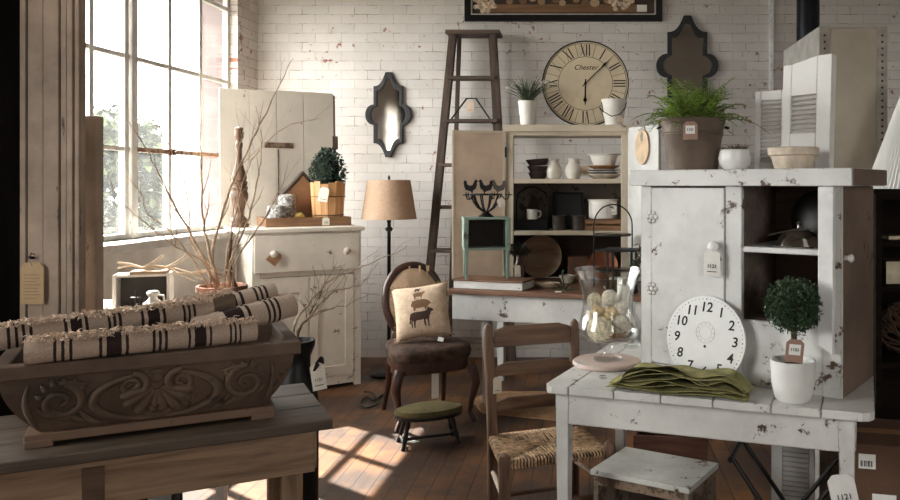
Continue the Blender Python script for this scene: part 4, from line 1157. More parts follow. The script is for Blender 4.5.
# riser with the mint stand and the rooster candle bowl
rsr = T('plank_riser', 'low white planked riser box on the left end of hutch table', 'box', BT(.02, .05, TZ + .0006), R(-17))
for a, b_ in ((0, .015), (.195, .21)): MB().box(0, .475, a, b_, 0, .048).build('side', M_WAPR, rsr, bevel=.002, smooth=False)
for x in (0, .46): MB().box(x, x + .015, .015, .195, 0, .048).build('end', M_WAPR, rsr, bevel=.002, smooth=False)
MB().box(-.008, .483, -.008, .216, .048, .060).build('lid', M_BTOP, rsr, bevel=.002, smooth=False)
M_MINT = chipped('mint_paint', (134, 152, 138), (84, 76, 64), .38, 9, .5, grime=.2)
RZ_ = TZ + .0612
ms = T('mint_stand', 'small mint green stand with dark open niche on the riser', 'stand', BT(.20, .155, RZ_), R(13))
SW, SDp, SHt = .143, .085, .395
for sx_ in (-1, 1):
    for sy_ in (-1, 1):
        MB().taper(sx_ * (SW - .012), sy_ * (SDp - .012), 0, SHt - .015, .016, .016, .028, .028).build('leg', M_MINT, ms, bevel=.002, smooth=False)
MB().box(-SW - .008, SW + .008, -SDp - .008, SDp + .008, SHt - .015, SHt).build('top', M_MINT, ms, bevel=.003, smooth=False)
MB().box(-SW, SW, -SDp, SDp, .185, .2).build('niche_floor', M_MINT, ms, smooth=False)
for sx_ in (-1, 1): MB().box(sx_ * SW - .006, sx_ * SW + .006, -SDp, SDp, .2, SHt - .015).build('side', M_MINT, ms, smooth=False)
MB().box(-SW, SW, SDp - .01, SDp, .2, SHt - .015).build('back', plain('dark_niche', (50, 42, 36), .8), ms, smooth=False)
rc = T('rooster_candle_bowl', 'black iron basket bowl with rooster cutouts and candle arms on mint stand', 'ornament', BT(.20, .155, RZ_ + SHt + .0006), R(4))
MB().lathe([(0, 0), (.05, 0), (.05, .006), (.036, .014), (.02, .028), (.024, .036), (0, .036)], 24).build('foot', M_BLACK, rc)
for k in range(10):
    a = 2 * PI * k / 10
    MB().tube([(r * math.cos(a), r * math.sin(a), z) for r, z in ((.018, .034), (.055, .06), (.08, .095), (.098, .145))], .0052, 6).build('rib', M_BLACK, rc)
MB().tube([(.1 * math.cos(2*PI*i/36), .1 * math.sin(2*PI*i/36), .145) for i in range(36)], .006, 6, closed=True).build('rim', M_BLACK, rc)
for k in range(5):
    a = 2 * PI * k / 5 + .0
    ca, sa = math.cos(a), math.sin(a)
    m = MB().tube([(r * ca, r * sa, z) for r, z in ((.1, .14), (.12, .115), (.14, .115), (.15, .14))], .004, 6)
    m.lathe([(0, .138), (.02, .140), (.021, .146), (0, .144)], 14, (.15 * ca, .15 * sa, 0)); m.lathe([(0, .146), (.004, .146), (.001, .165), (0, .165)], 8, (.15 * ca, .15 * sa, 0))
    m.build('candle_arm', M_BLACK, rc)
roo = [(-.036, .01), (-.044, .03), (-.048, .056), (-.04, .07), (-.028, .062), (-.026, .044), (-.008, .034), (.008, .04), (.016, .058), (.022, .07), (.03, .074), (.034, .068), (.044, .062), (.034, .058), (.034, .04), (.028, .018), (.012, .006), (.008, -.006), (.006, -.02), (.002, -.02), (0, -.004), (-.012, .002)]
for k, (x, y, s_, mt) in enumerate(((-.092, -.03, 1, M_BLACK), (.0, -.099, -1, M_BLACK), (.08, -.05, -1, M_TIN))):
    m = MB().prism([(px_ * s_ * 1.05, pz * 1.05) for px_, pz in roo], -.003, .003)
    m.build('rooster', mt, rc, smooth=False, loc=(x, y, .165))
price_tag(rc, (.088, -.075, .12), .045, .055, 0, 0, (206, 196, 182), s='', roll=R(-25))

# on top of the hutch
HTZ = TZ + .0006 + HT + .072 + .0008
fp_ = T('potted_grass', 'white tapered pot of grassy plant with white blooms on hutch top', 'plant', (HS(528, 0, .1).x, HY0 + .1, HTZ))
MB().lathe([(0, 0), (.047, 0), (.05, .004), (.068, .165), (.070, .17), (.064, .17), (.06, .15), (0, .145)], 32).build('pot', M_CER, fp_)
m = MB(); rg = random.Random(12)
for i in range(90):
    a = rg.random() * 2 * PI; ln = rg.uniform(.11, .24); sp_ = rg.uniform(.02, .15)
    p0 = Vector((.03 * math.cos(a), .03 * math.sin(a), .15))
    pts = [p0 + Vector((sp_ * k * k * math.cos(a), sp_ * k * k * math.sin(a), ln * (k - .28 * k * k * (sp_ / .12)))) for k in (0, .3, .6, .85, 1)]
    m.tube(pts, [.003, .003, .0024, .0016, .0005], 4)
m.build('grass', plain('grass_blade', (58, 66, 44), .6, var=.35, scale=30), fp_, smooth=True)
m = MB()
for a, ln in ((2.5, .20), (2.9, .16), (.3, .2), (1.2, .24), (5.6, .2), (-.3, .17)):
    pts = [Vector((.16 * k * k * math.cos(a), .08 * k * k * math.sin(a), .17 + ln * (k - .35 * k ** 3))) for k in (0, .3, .6, .8, 1)]
    m.tube(pts, .0012, 4)
    for i in range(12):
        q = pts[3].lerp(pts[4], i / 11); m.leaf(q, (rg.gauss(0, 1), rg.gauss(0, 1), rg.gauss(0, 1)), (0, 0, 1), .022, .012)
m.build('blooms', plain('white_bloom', (216, 210, 204), .7), fp_, smooth=False)
# big roman clock
cc = P(585.5, 83, 5.72)
ck = T('wall_clock', 'large cream round clock with roman numerals standing on hutch top', 'clock', (cc.x, cc.y, HTZ + .313), rot=(R(-5), 0, 0))
CR = .310
cy_ = lambda r: None
def disc(r, y0, y1, seg=64): return [(r * math.cos(2*PI*i/seg), r * math.sin(2*PI*i/seg)) for i in range(seg)]
MB().ring(disc(CR, 0, 0), disc(CR - .008, 0, 0), -.022, .01).build('rim', plain('black_rim', (40, 34, 30), .5), ck)
fc = MB().prism(disc(CR - .006, 0, 0), -.014, .004).build('face', plain('cream_dial', (206, 190, 162), .6, var=.09, scale=3), ck, smooth=False)
yf = -.0150
MB().ring(disc(.195, 0, 0), disc(.192, 0, 0), yf, -.0135).build('minute_ring', INK, fc, smooth=False)
MB().ring(disc(.294, 0, 0), disc(.291, 0, 0), yf, -.0135).build('outer_ring', INK, fc, smooth=False)
ROM = ('XII', 'I', 'II', 'III', 'IIII', 'V', 'VI', 'VII', 'VIII', 'IX', 'X', 'XI')
def numeral(s_, a):
    m = MB(); wd = {'I': .02, 'V': .034, 'X': .036}; h = .086
    tot = sum(wd[ch] for ch in s_); x = -tot / 2
    M_ = Matrix.Rotation(-a, 4, 'Y').to_4x4() if False else None
    def put(pts):
        out = []
        for px_, pz in pts:
            pz += .243
            out.append((px_ * math.cos(a) + pz * math.sin(a), -px_ * math.sin(a) + pz * math.cos(a)))
        m.prism(out, yf, -.0135)
    for ch in s_:
        w_ = wd[ch]; t_ = .0085; n2 = .0028
        if ch == 'I': put([(x + w_/2 - t_/2, -h/2), (x + w_/2 + t_/2, -h/2), (x + w_/2 + t_/2, h/2), (x + w_/2 - t_/2, h/2)])
        elif ch == 'V':
            put([(x + .001, h/2), (x + .001 + t_, h/2), (x + w_/2 + t_*.4, -h/2), (x + w_/2 - t_*.4, -h/2)])
            put([(x + w_ - n2 - .002, h/2), (x + w_ - .002, h/2), (x + w_/2 + n2, -h/2), (x + w_/2, -h/2)])
        else:
            put([(x + .001, h/2), (x + .001 + t_, h/2), (x + w_ - .001, -h/2), (x + w_ - .001 - t_, -h/2)])
            put([(x + w_ - n2 - .002, h/2), (x + w_ - .002, h/2), (x + .002 + n2, -h/2), (x + .002, -h/2)])
        x += w_
    m.build('numeral', INK, fc, smooth=False)
for k, s_ in enumerate(ROM): numeral(s_, 2 * PI * k / 12)
m = MB()
for k in range(60):
    a = 2 * PI * k / 60; L_ = .02 if k % 5 else .0
    if k % 5 == 0: continue
for k in range(12):
    a = 2 * PI * (k + .5) / 12
    m = MB(); pts = [(-.0012, .197), (.0012, .197), (.0012, .290), (-.0012, .290)]
    m.prism([(px_ * math.cos(a) + pz * math.sin(a), -px_ * math.sin(a) + pz * math.cos(a)) for px_, pz in pts], yf, -.0135)
    m.build('hour_line', INK, fc, smooth=False)
def hand(name, a, L_, w_, y0):
    pts = [(-w_ * .5, -.03), (w_ * .5, -.03), (w_ * .6, L_ * .6), (w_ * 1.6, L_ * .74), (w_ * .5, L_ * .82), (0, L_), (-w_ * .5, L_ * .82), (-w_ * 1.6, L_ * .74), (-w_ * .6, L_ * .6)]
    MB().prism([(px_ * math.cos(a) + pz * math.sin(a), -px_ * math.sin(a) + pz * math.cos(a)) for px_, pz in pts], y0 - .0015, y0).build(name, M_BLACK, ck, smooth=False)
hand('minute_hand', R(45), .265, .006, -.0205); hand('hour_hand', R(181), .165, .009, -.0180)
MB().lathe([(0, -.023), (.010, -.023), (.010, -.014), (0, -.014)], 16, (0, 0, 0), Matrix.Rotation(PI / 2, 4, 'X') @ Matrix.Diagonal((1, 1, -1, 1))).build('hub', M_BLACK, ck)
text('dial_name', 'Chester', .052, INK, fc, (0, yf, .115), shear=.35)
# white bucket
wk = T('white_bucket', 'white enamel bucket with wire handle and tag on hutch top', 'bucket', (HS(614, 0, .07).x, HY0 + .07, HTZ))
MB().lathe([(0, 0), (.062, 0), (.066, .05), (.07, .055), (.086, .172), (.09, .178), (.083, .178), (.06, .01), (0, .008)], 32).build('body', M_CER, wk)
MB().tube([(-.086, 0, .16), (-.075, -.07, .09), (-.02, -.096, .055), (.04, -.092, .07), (.078, -.05, .12), (.086, 0, .16)], .003, 6).build('handle', M_IRON, wk)
price_tag(wk, (.035, -.085, .055), .055, .05, R(15), 0, (214, 196, 178), s='')

# ------------------------------------------------------------------ victorian chair, pillow, footstool
M_MAHO = wood('dark_mahogany', (40, 24, 20), (74, 46, 36), 2, 1, .35, spec=.5)
vc = T('parlour_chair', 'dark carved parlour chair with oval tan back, beside the lamp', 'chair', (-1.085, 4.55, 0), R(27)); vc.scale = (.94, .94, .94)
cw, cdp = .45, .47
def seat_outline(g=0, n=40):
    pts = []
    for i in range(n):
        a = 2 * PI * i / n
        ca, sa = math.cos(a), math.sin(a)
        e_ = .42
        x = (abs(ca) ** e_) * (1 if ca > 0 else -1) * (cw / 2 + .03 + g)
        y = (abs(sa) ** e_) * (1 if sa > 0 else -1) * (cdp / 2 + .01 + g)
        if y > 0: x *= .86
        if sa < 0: y *= 1 + .10 * math.cos(x / (cw / 2) * PI / 2)
        pts.append((cw / 2 + x, cdp / 2 + y))
    return pts
MB().prism(seat_outline(-.005), .33, .405, 'z').build('seat_rail', M_MAHO, vc, bevel=.006)
m = MB(); o_ = seat_outline(0); rings = []
for z, g in ((.405, 0), (.445, .008), (.47, -.0), (.483, -.03), (.488, -.09), (.489, -.16)):
    rings.append([m.bm.verts.new((x, y, z)) for x, y in seat_outline(g)])
for a, b_ in zip(rings, rings[1:]):
    for i in range(len(a)):
        j = (i + 1) % len(a); m.bm.faces.new((a[i], a[j], b_[j], b_[i]))
m.bm.faces.new(rings[-1])
m.build('seat_cushion', plain('worn_dark_upholstery', (62, 48, 40), .85, 0, .2, var=.45, scale=20, bump=.5), vc, ang=60)
def cab(x, y, dx, dy): # cabriole front leg
    m = MB().tube([(x, y, .36), (x + dx * .35, y + dy * .35, .31), (x + dx * .55, y + dy * .55, .25), (x + dx * .1, y + dy * .1, .14), (x - dx * .1, y - dy * .1, .06), (x + dx * .35, y + dy * .35, .015), (x + dx * .5, y + dy * .5, 0)], [.034, .034, .029, .019, .015, .019, .017], 10)
    return m.build('front_leg', M_MAHO, vc)
cab(.0, .0, -.05, -.05); cab(cw, 0, .05, -.05)
for x in (.04, cw - .04):
    MB().tube([(x, cdp - .03, .36), (x, cdp - .02, .2), (x + (x - cw / 2) * .1, cdp + .05, 0)], [.022, .02, .015], 8).build('rear_leg', M_MAHO, vc)
# oval back, leaning
bk = T2 = bpy.data.objects.new('back_frame', None)
bpy.data.objects.remove(T2)
Mb = Matrix.Translation((cw / 2, cdp - .01, .40)) @ Matrix.Rotation(R(-12), 4, 'X')
def oval(i, n, sx, sz, cz): 
    a = 2 * PI * i / n
    k = 1 + .06 * math.sin(a)
    return Mb @ Vector((sx * math.cos(a) * k, 0, cz + sz * math.sin(a)))
fm = MB().tube([oval(i, 48, .19, .245, .31) for i in range(48)], .026, 10, closed=True).build('back_frame', M_MAHO, vc)
MB().tube([Mb @ Vector((x, -.0, z)) for x, z in ((-.13, .12), (-.17, .02), (-.16, -.06))], .02, 8).build('back_post', M_MAHO, vc)
MB().tube([Mb @ Vector((x, -.0, z)) for x, z in ((.13, .12), (.17, .02), (.16, -.06))], .02, 8).build('back_post', M_MAHO, vc)
m = MB(); rings = []
for k, (f, yy) in enumerate(((1, -.004), (.93, -.018), (.75, -.03), (.5, -.036), (.25, -.039))):
    ring = []
    for i in range(48):
        a = 2 * PI * i / 48; kk = 1 + .06 * math.sin(a)
        ring.append(m.bm.verts.new(Mb @ Vector((.18 * f * math.cos(a) * kk, yy + .003 * math.sin(9 * a) * f, .31 + .235 * f * math.sin(a)))))
    rings.append(ring)
for a, b_ in zip(rings, rings[1:]):
    for i in range(48): m.bm.faces.new((a[i], a[(i+1) % 48], b_[(i+1) % 48], b_[i]))
m.bm.faces.new(rings[-1])
back = [m.bm.verts.new(Mb @ Vector((.18 * math.cos(2*PI*i/48) * (1 + .06 * math.sin(2*PI*i/48)), .012, .31 + .235 * math.sin(2*PI*i/48)))) for i in range(48)]
for i in range(48): m.bm.faces.new((rings[0][(i+1) % 48], rings[0][i], back[i], back[(i+1) % 48]))
m.bm.faces.new(back[::-1])
m.build('back_upholstery', plain('tan_calico', (192, 165, 140), .9, 0, .1, var=.08, scale=8, bump=.3), vc, ang=70)
m = MB()
for x, L_ in ((-.03, .03), (.04, .05), (.09, .07), (.1, .04)): m.prism([(x, .545), (x + .012, .545), (x + .009, .545 - L_), (x + .003, .545 - L_)], -.03, -.027, m=Mb)
m.build('torn_fringe', plain('calico_shreds', (204, 178, 140), .95), vc, smooth=False)['kind'] = 'stuff'
MB().box(.20, .245, -.0, .002, .17, .335).build('paper_tag', plain('tag_white', (228, 226, 220), .8, var=.03), vc, smooth=False)
# pillow
pl0 = P(424, 344, 4.86)
pw_ = T('printed_pillow', 'cream square pillow printed with stacked farm animals on the parlour chair', 'pillow', (pl0.x + .02, pl0.y - .085, .486), rot=(R(-24), R(-7), R(10)))
ps_ = .165
def pz_(u, v): return .062 * max(0, (1 - abs(u) ** 2.6) * (1 - abs(v) ** 2.6)) ** .55
def psh(u, v): # pinched sides
    return ps_ * u * (1 - .06 * (1 - v * v)), ps_ * v * (1 - .06 * (1 - u * u))
m = MB(); N = 22; grids = []
for sgn in (-1, 1):
    g_ = [[None] * (N + 1) for _ in range(N + 1)]
    for i in range(N + 1):
        for j in range(N + 1):
            u, v = -1 + 2 * i / N, -1 + 2 * j / N
            x, z = psh(u, v)
            if sgn == 1 and (i in (0, N) or j in (0, N)): g_[i][j] = grids[0][i][j]
            else: g_[i][j] = m.bm.verts.new((x, sgn * (pz_(u, v) + .0), ps_ + z))
    grids.append(g_)
    for i in range(N):
        for j in range(N): m.bm.faces.new((g_[i][j], g_[i+1][j], g_[i+1][j+1], g_[i][j+1]))
m.build('cushion', plain('natural_linen', (206, 182, 158), .95, 0, .1, var=.1, scale=30, bump=.3), pw_, ang=80)
edge = [psh(u, v) for u, v in [(-1 + k / 12, -1) for k in range(24)] + [(1, -1 + k / 12) for k in range(24)] + [(1 - k / 12, 1) for k in range(24)] + [(-1, 1 - k / 12) for k in range(24)]]
m = MB(); rg = random.Random(2)
for (x, z) in edge:
    for _ in range(2):
        m.tube([(x, 0, ps_ + z), (x * 1.07 + rg.uniform(-.006, .006), rg.uniform(-.006, .006), ps_ + z * 1.07 + rg.uniform(-.006, .006))], .0018, 4)
m.build('fringe', plain('pillow_fringe', (150, 122, 92), .95), pw_, smooth=False)['kind'] = 'stuff'
def inpoly(x, y, P_):
    c = False; n = len(P_)
    for i in range(n):
        x0, y0 = P_[i]; x1, y1 = P_[i - 1]
        if (y0 > y) != (y1 > y) and x < (x1 - x0) * (y - y0) / (y1 - y0) + x0: c = not c
    return c
def decal(name, poly, mat, par, st=.0025):
    m = MB(); xs_ = [p[0] for p in poly]; zs_ = [p[1] for p in poly]
    x = min(xs_)
    while x < max(xs_):
        z = min(zs_)
        while z < max(zs_):
            if inpoly(x + st / 2, z + st / 2, poly):
                vs = []
                for a, b_ in ((x, z), (x + st, z), (x + st, z + st), (x, z + st)):
                    u, v = a / ps_, (b_ - ps_) / ps_
                    vs.append((a, -pz_(u / (1 - .06 * (1 - v * v)), v / (1 - .06 * (1 - u * u))) - .0016, b_))
                m.quad(vs)
            z += st
        x += st
    bmesh.ops.remove_doubles(m.bm, verts=m.bm.verts, dist=1e-5)
    return m.build(name, mat, par)
def shp(pts, s_, ox, oz): return [(x * s_ + ox, z * s_ + oz) for x, z in pts]
COW = [(-1, .1), (-.9, .5), (-.55, .62), (.3, .6), (.6, .72), (.72, 1.0), (.8, .9), (1.15, .72), (1.2, .58), (.95, .5), (.8, .15), (.72, -.1), (.7, -.75), (.6, -.75), (.56, -.15), (.4, -.15), (.38, -.72), (.28, -.72), (.24, -.12), (-.4, -.14), (-.5, -.3), (-.56, -.75), (-.66, -.75), (-.66, -.2), (-.76, -.2), (-.8, -.75), (-.9, -.75), (-.86, .0), (-.95, -.4), (-1.04, -.4)]
PIG = [(-1, .1), (-.8, .45), (-.3, .55), (.4, .55), (.8, .42), (1.05, .2), (1.1, 0), (.9, -.1), (.7, -.35), (.55, -.65), (.42, -.65), (.4, -.35), (-.5, -.38), (-.6, -.65), (-.75, -.65), (-.8, -.25), (-.98, -.1)]
SHEEP = [(-.8, 0), (-.8, .4), (-.4, .6), (.2, .6), (.6, .55), (.9, .75), (1.1, .6), (1.0, .45), (.75, .2), (.55, -.1), (.5, -.6), (.38, -.6), (.34, -.15), (-.4, -.15), (-.5, -.6), (-.62, -.6), (-.66, -.15)]
M_PR1 = plain('print_brown', (66, 48, 40), .95); M_PR2 = plain('print_tan', (120, 92, 68), .95); M_PR3 = plain('print_cream', (176, 148, 116), .95)
decal('printed_cow', shp(COW, .066, -.005, .108), M_PR1, pw_); decal('printed_pig', shp(PIG, .056, .0, .192), M_PR2, pw_); decal('printed_sheep', shp(SHEEP, .038, -.008, .248), M_PR2, pw_); decal('printed_hen', shp(SHEEP, .02, -.012, .286), M_PR1, pw_)
MB().box(.08, .115, -.012, -.010, -.004, .022).build('care_label', plain('tag_white', (228, 226, 220), .8, var=.03), pw_, smooth=False, rot=(0, R(20), 0))
# footstool
fs = T('footstool', 'low black footstool with oval olive green cushion on the floor', 'footstool', (-.875, 4.34, 0), R(22))
MB().lathe([(0, .165), (.17, .165), (.178, .175), (.17, .195), (.12, .208), (0, .213)], 40, sx=1.05, sy=.62).build('cushion', plain('olive_velvet', (82, 73, 47), .9, 0, .2, var=.15), fs)
MB().lathe([(0, .148), (.172, .148), (.176, .158), (.172, .166), (0, .166)], 40, sx=1.05, sy=.62).build('seat_rail', M_BLACK, fs)
for sx_ in (-1, 1):
    for sy_ in (-1, 1):
        MB().tube([(sx_ * (.115 + .035 * k), sy_ * (.05 + .03 * k), .15 * (1 - k)) for k in (0, .2, .4, .6, .8, 1)], [.011, .015, .010, .014, .009, .012], 8).build('leg', M_BLACK, fs)
    MB().tube([(sx_ * .142, -.073, .035), (sx_ * .142, .073, .035)], .008).build('stretcher', M_BLACK, fs)
MB().tube([(-.142, 0, .035), (.142, 0, .035)], .008).build('stretcher', M_BLACK, fs)
sc = tag(MB().prism([(-.03, -.012), (.01, -.022), (.035, .004), (.0, .02)], .001, .004, 'z').build('paper_scrap', plain('tag_white', (228, 226, 220), .8, var=.03), smooth=False), 'white paper scrap on the floor under the footstool', 'paper')
sc.location = (*G(413, 442, 0).xy, 0)
# kraft sheet on the floor, cable
ks = MB().prism([G(469, 401, 0).xy, G(484, 414, 0).xy, G(556, 421, 0).xy, G(600, 405, 0).xy, G(552, 392, 0).xy, G(492, 392, 0).xy], .0006, .006, 'z').build('cardboard_sheet', plain('kraft_sheet', (146, 112, 80), .85), smooth=False)
tag(ks, 'flat brown cardboard sheet on the floorboards under the hutch table', 'cardboard')
pts = [G(382, 396, 0), G(374, 402, 0), G(366, 399, 0), G(360, 406, 0), G(368, 410, 0), G(378, 406, 0), G(372, 396, 0), G(362, 395, 0)]
pts = [p + Vector((0, 0, .008 + .002 * i)) for i, p in enumerate(pts)]
sm = []
for i in range(len(pts) - 1):
    p0, p1, p2, p3 = pts[max(i - 1, 0)], pts[i], pts[i + 1], pts[min(i + 2, len(pts) - 1)]
    for k in range(5):
        t = k / 5; sm.append(.5 * ((2 * p1) + (p2 - p0) * t + (2 * p0 - 5 * p1 + 4 * p2 - p3) * t * t + (3 * p1 - p0 - 3 * p2 + p3) * t ** 3))
tag(MB().tube(sm, .006, 7).build('lamp_cable', M_BLACK), 'tangled black lamp cable on the floor by the dresser corner', 'cable')

# ------------------------------------------------------------------ rush seat chair
M_CHW = wood('chair_wood', (76, 54, 42), (130, 100, 79), 2, 1, .55)
M_CHX = wood('chair_slat', (76, 54, 42), (128, 98, 77), 0, 1, .55)
rcg = T('rush_chair', 'brown ladder-back chair with woven rush seat beside the white table', 'chair', (-.375, 3.08, 0), R(21))
bw_, fw_, dp = .335, .395, .31   # back width, front width, depth; front is towards -y
SZ = .44
fx0, fx1 = (bw_ - fw_) / 2 - .005, (bw_ + fw_) / 2 - .005
def post(x, name='back_post'):
    dx = -.012 if x < .1 else .008
    MB().tube([(x, 0, 0), (x, 0, .42), (x + dx * .3, .01, .60), (x + dx, .022, .80), (x + dx, .026, .845), (x + dx, .026, .86)], [.018, .021, .021, .02, .018, .006], 12).build(name, M_CHW, rcg)
post(0); post(bw_)
for x in (fx0, fx1):
    MB().tube([(x, -dp, 0), (x, -dp, .30), (x, -dp, .445), (x, -dp, .46), (x, -dp, .468)], [.016, .021, .0225, .019, .006], 12).build('front_leg', M_CHW, rcg)
for z0, z1, y in ((.765, .85, .022), (.655, .71, .016), (.52, .575, .009)):
    pts_ = [(.012, z0 + .004), (bw_ - .012, z0 + .004), (bw_ - .012, z1 - .016), (bw_ * .82, z1), (bw_ * .18, z1), (.012, z1 - .016)]
    m = MB(); N = 8
    m.prism(pts_, y - .007, y + .007)
    m.build('back_slat', M_CHX, rcg, bevel=.003, smooth=False)
for z in (.13, .27):
    MB().tube([(fx0, -dp, z), (fx1, -dp, z)], .011).build('rung', M_CHX, rcg)
    MB().tube([(0, 0, z + .03), (fx0, -dp, z + .03)], .010).build('rung', plain('lit_rung', (176, 156, 136), .6), rcg)  # light on the left side rungs is put into their pale colour
    MB().tube([(bw_, 0, z + .03), (fx1, -dp, z + .03)], .010).build('rung', M_CHW, rcg)
MB().tube([(0, 0, .2), (bw_, 0, .2)], .010).build('rung', M_CHX, rcg)
# woven rush: cords bent round the frame in the four quarters
m = MB(); cr_ = .0046; nC = 34
c0 = [Vector((-.004, .0, SZ - .012)), Vector((bw_ + .004, 0, SZ - .012)), Vector((fx1 + .004, -dp, SZ - .012)), Vector((fx0 - .004, -dp, SZ - .012))]
def cordpath(a, b, up): 
    n = 7
    return [a.lerp(b, k / n) + Vector((0, 0, up + .002 * math.sin(k * 2.1 + a.x * 90))) for k in range(n + 1)]
rg = random.Random(5)
ctr = sum(c0, Vector()) / 4
for e in range(4):
    A_, B_ = c0[e], c0[(e + 1) % 4]
    for i in range(1, nC):
        k = i / nC
        p = A_.lerp(B_, k)
        # end on the diagonal of the seat
        kk = min(k, 1 - k) * 2
        cor = A_ if k < .5 else B_
        q = cor.lerp(ctr, kk)
        out = (p - ctr); out.z = 0; out = out.normalized()
        pts_ = [p + Vector((0, 0, -.016)) + out * .004, p + out * .011 + Vector((0, 0, -.006)), p + out * .006 + Vector((0, 0, .008)), p.lerp(q, .25) + Vector((0, 0, .010)), p.lerp(q, .65) + Vector((rg.uniform(-.002, .002), rg.uniform(-.002, .002), .006 + rg.uniform(-.001, .003))), q + Vector((rg.uniform(-.003, .003), rg.uniform(-.003, .003), .003))]
        m.tube(pts_, cr_ * rg.uniform(.8, 1.1), 6)
m.build('rush_seat', plain('rush_cord', (158, 130, 102), .85, 0, .2, var=.4, scale=45), rcg, ang=70)
MB().prism([(p.x, p.y) for p in c0], SZ - .03, SZ - .016, 'z').build('seat_frame', plain('rush_under', (70, 54, 42), .9), rcg, smooth=False)
price_tag(rcg, (.012, -.026, .665), .033, .062, 0, 0, (200, 188, 172), s='')
# ================================================================== RIGHT: WHITE TABLE AND CABINET
M_WT = chipped('white_table_paint', (214, 211, 206), (88, 70, 57), .372, 9, .5, grime=.12, edge=.008)
M_CAB = chipped('white_cabinet_paint', (214, 212, 208), (104, 82, 66), .382, 6, .5, grime=.14, edge=.008)
M_CABIN = wood('cabinet_inside', (84, 72, 64), (128, 112, 100), 0, .7, .8)
M_CABSIDE = chipped('brown_bare_side', (112, 93, 80), (70, 54, 44), .36, 5, .7, grime=.3)
TA = R(-19); ca, sa = math.cos(TA), math.sin(TA)
TOP = .76
def TW(x, y, z=TOP + .0006): return Vector((-.15 + x * ca - y * sa, 2.56 + x * sa + y * ca, z))
wt = T('white_table', 'chippy white painted wooden table in the right foreground', 'table', (-.15, 2.56, 0), TA)
bx = [0, .085, .235, .385, .545, .715, .855, 1.0]
for i, (a, b) in enumerate(zip(bx, bx[1:])):
    o = .012 if 0 < i < 6 else .0
    ou = [(a + .0012, .0), (b - .0012, .0), (b - .0012, .75), (a + .0012, .75)]
    if i == 0: ou = [(0, .03), (.012, .006), (.03, 0), (b - .0012, 0), (b - .0012, .75), (0, .75)]
    if i == 6: ou = [(a + .0012, 0), (.965, 0), (.988, .01), (1.0, .035), (1.0, .75), (a + .0012, .75)]
    MB().prism(ou, TOP - .026, TOP, 'z').build('top_plank', M_WT, wt, bevel=.003, smooth=False)
MB().box(.05, .925, .035, .055, TOP - .128, TOP - .026).build('apron', M_WT, wt, bevel=.002, smooth=False)
MB().box(.05, .925, .69, .71, TOP - .128, TOP - .026).build('apron', M_WT, wt, bevel=.002, smooth=False)
for x in (.035, .93): MB().box(x, x + .02, .055, .69, TOP - .128, TOP - .026).build('end_apron', M_WT, wt, bevel=.002, smooth=False)
for x in (.052, .925):
    for y in (.055, .69):
        MB().taper(x, y, 0, TOP - .026, .030, .030, .046, .046).build('leg', M_WT, wt, bevel=.003, smooth=False)
price_tag(wt, (.905, .016, .575), .075, .105, R(6), 0, (218, 214, 208), roll=R(-12), string=(.03, .01, .16))

# cabinet
CA = R(-34); cc_, sc_ = math.cos(CA), math.sin(CA)
CL = (.176, 2.767)
def CB(x, y, z): return Vector((CL[0] + x * cc_ - y * sc_, CL[1] + x * sc_ + y * cc_, z))
cab_ = T('wall_cabinet', 'chippy white cupboard with one closed door standing on the white table', 'cabinet', (*CL, TOP + .0006), CA)
CW, CD, CH = .69, .36, .69
def cp(name, x0, x1, y0, y1, z0, z1, mat=M_CAB, bev=.002, par=None): return MB().box(x0, x1, y0, y1, z0, z1).build(name, mat, par or cab_, bevel=bev, smooth=False)
cp('side_panel', 0, .018, .02, CD, 0, CH - .054); cp('side_panel', CW - .018, CW, .02, CD, 0, CH - .054, M_CABSIDE)
cp('back_panel', .018, CW - .018, CD - .014, CD, 0, CH - .054, M_CABIN)
cp('bottom', .018, CW - .018, .02, CD - .014, .0, .02, M_CABIN)
cp('stile', 0, .042, 0, .02, 0, CH - .054); cp('stile', .316, .373, 0, .02, 0, CH - .054); cp('stile', .633, CW, 0, .02, 0, CH - .054)
cp('lower_panel', .373, .633, .004, .018, 0, .21); cp('lower_rail', .042, .316, 0, .02, 0, .03)
cp('shelf', .355, .633, .006, CD - .014, .425, .443); cp('cupboard_floor', .355, .633, .018, CD - .014, .195, .21, M_CABIN)
cp('partition', .340, .355, .02, CD - .014, .02, CH - .054, M_CABIN)
cp('top', -.032, .728, -.022, CD + .01, CH - .054, CH, bev=.003)
cp('top_end', .728, .732, -.018, CD + .006, CH - .052, CH - .002, M_CABSIDE, 0)
dd = cp('door', .044, .314, -.004, .016, .033, CH - .060)
for z in (.53, .285):
    m = MB()
    for k in range(6):
        a = k * PI / 3
        m.ball((.046 + .015 * math.cos(a), -.005, z + .015 * math.sin(a)), .009, (1, .35, 1), 8, 6)
    m.ball((.046, -.005, z), .010, (1, .5, 1), 8, 6)
    m.build('butterfly_hinge', M_CAB, dd)
MB().lathe([(0, 0), (.010, 0), (.010, .012), (.02, .02), (.02, .028), (.01, .034), (0, .035)], 16, (0, 0, 0), Matrix.Rotation(PI / 2, 4, 'X')).build('knob', M_CAB, dd, loc=(.287, -.004, .44))
price_tag(dd, (.285, -.034, .43), .055, .085, R(5), 0, (214, 210, 204))
MB().lathe([(0, 0), (.008, 0), (.008, .012), (.014, .02), (.008, .028), (0, .029)], 14, (0, 0, 0), Matrix.Rotation(PI / 2, 4, 'Y')).build('peg', M_CAB, cab_, loc=(CW, .03, .42))
wsl = MB().prism([(0, .025), (.044, 0), (.046, .50), (0, .50)], -.026, 0).build('batten', chipped('bright_white_paint', (234, 232, 228), (130, 104, 84), .35, 8), None, bevel=.002, smooth=False)
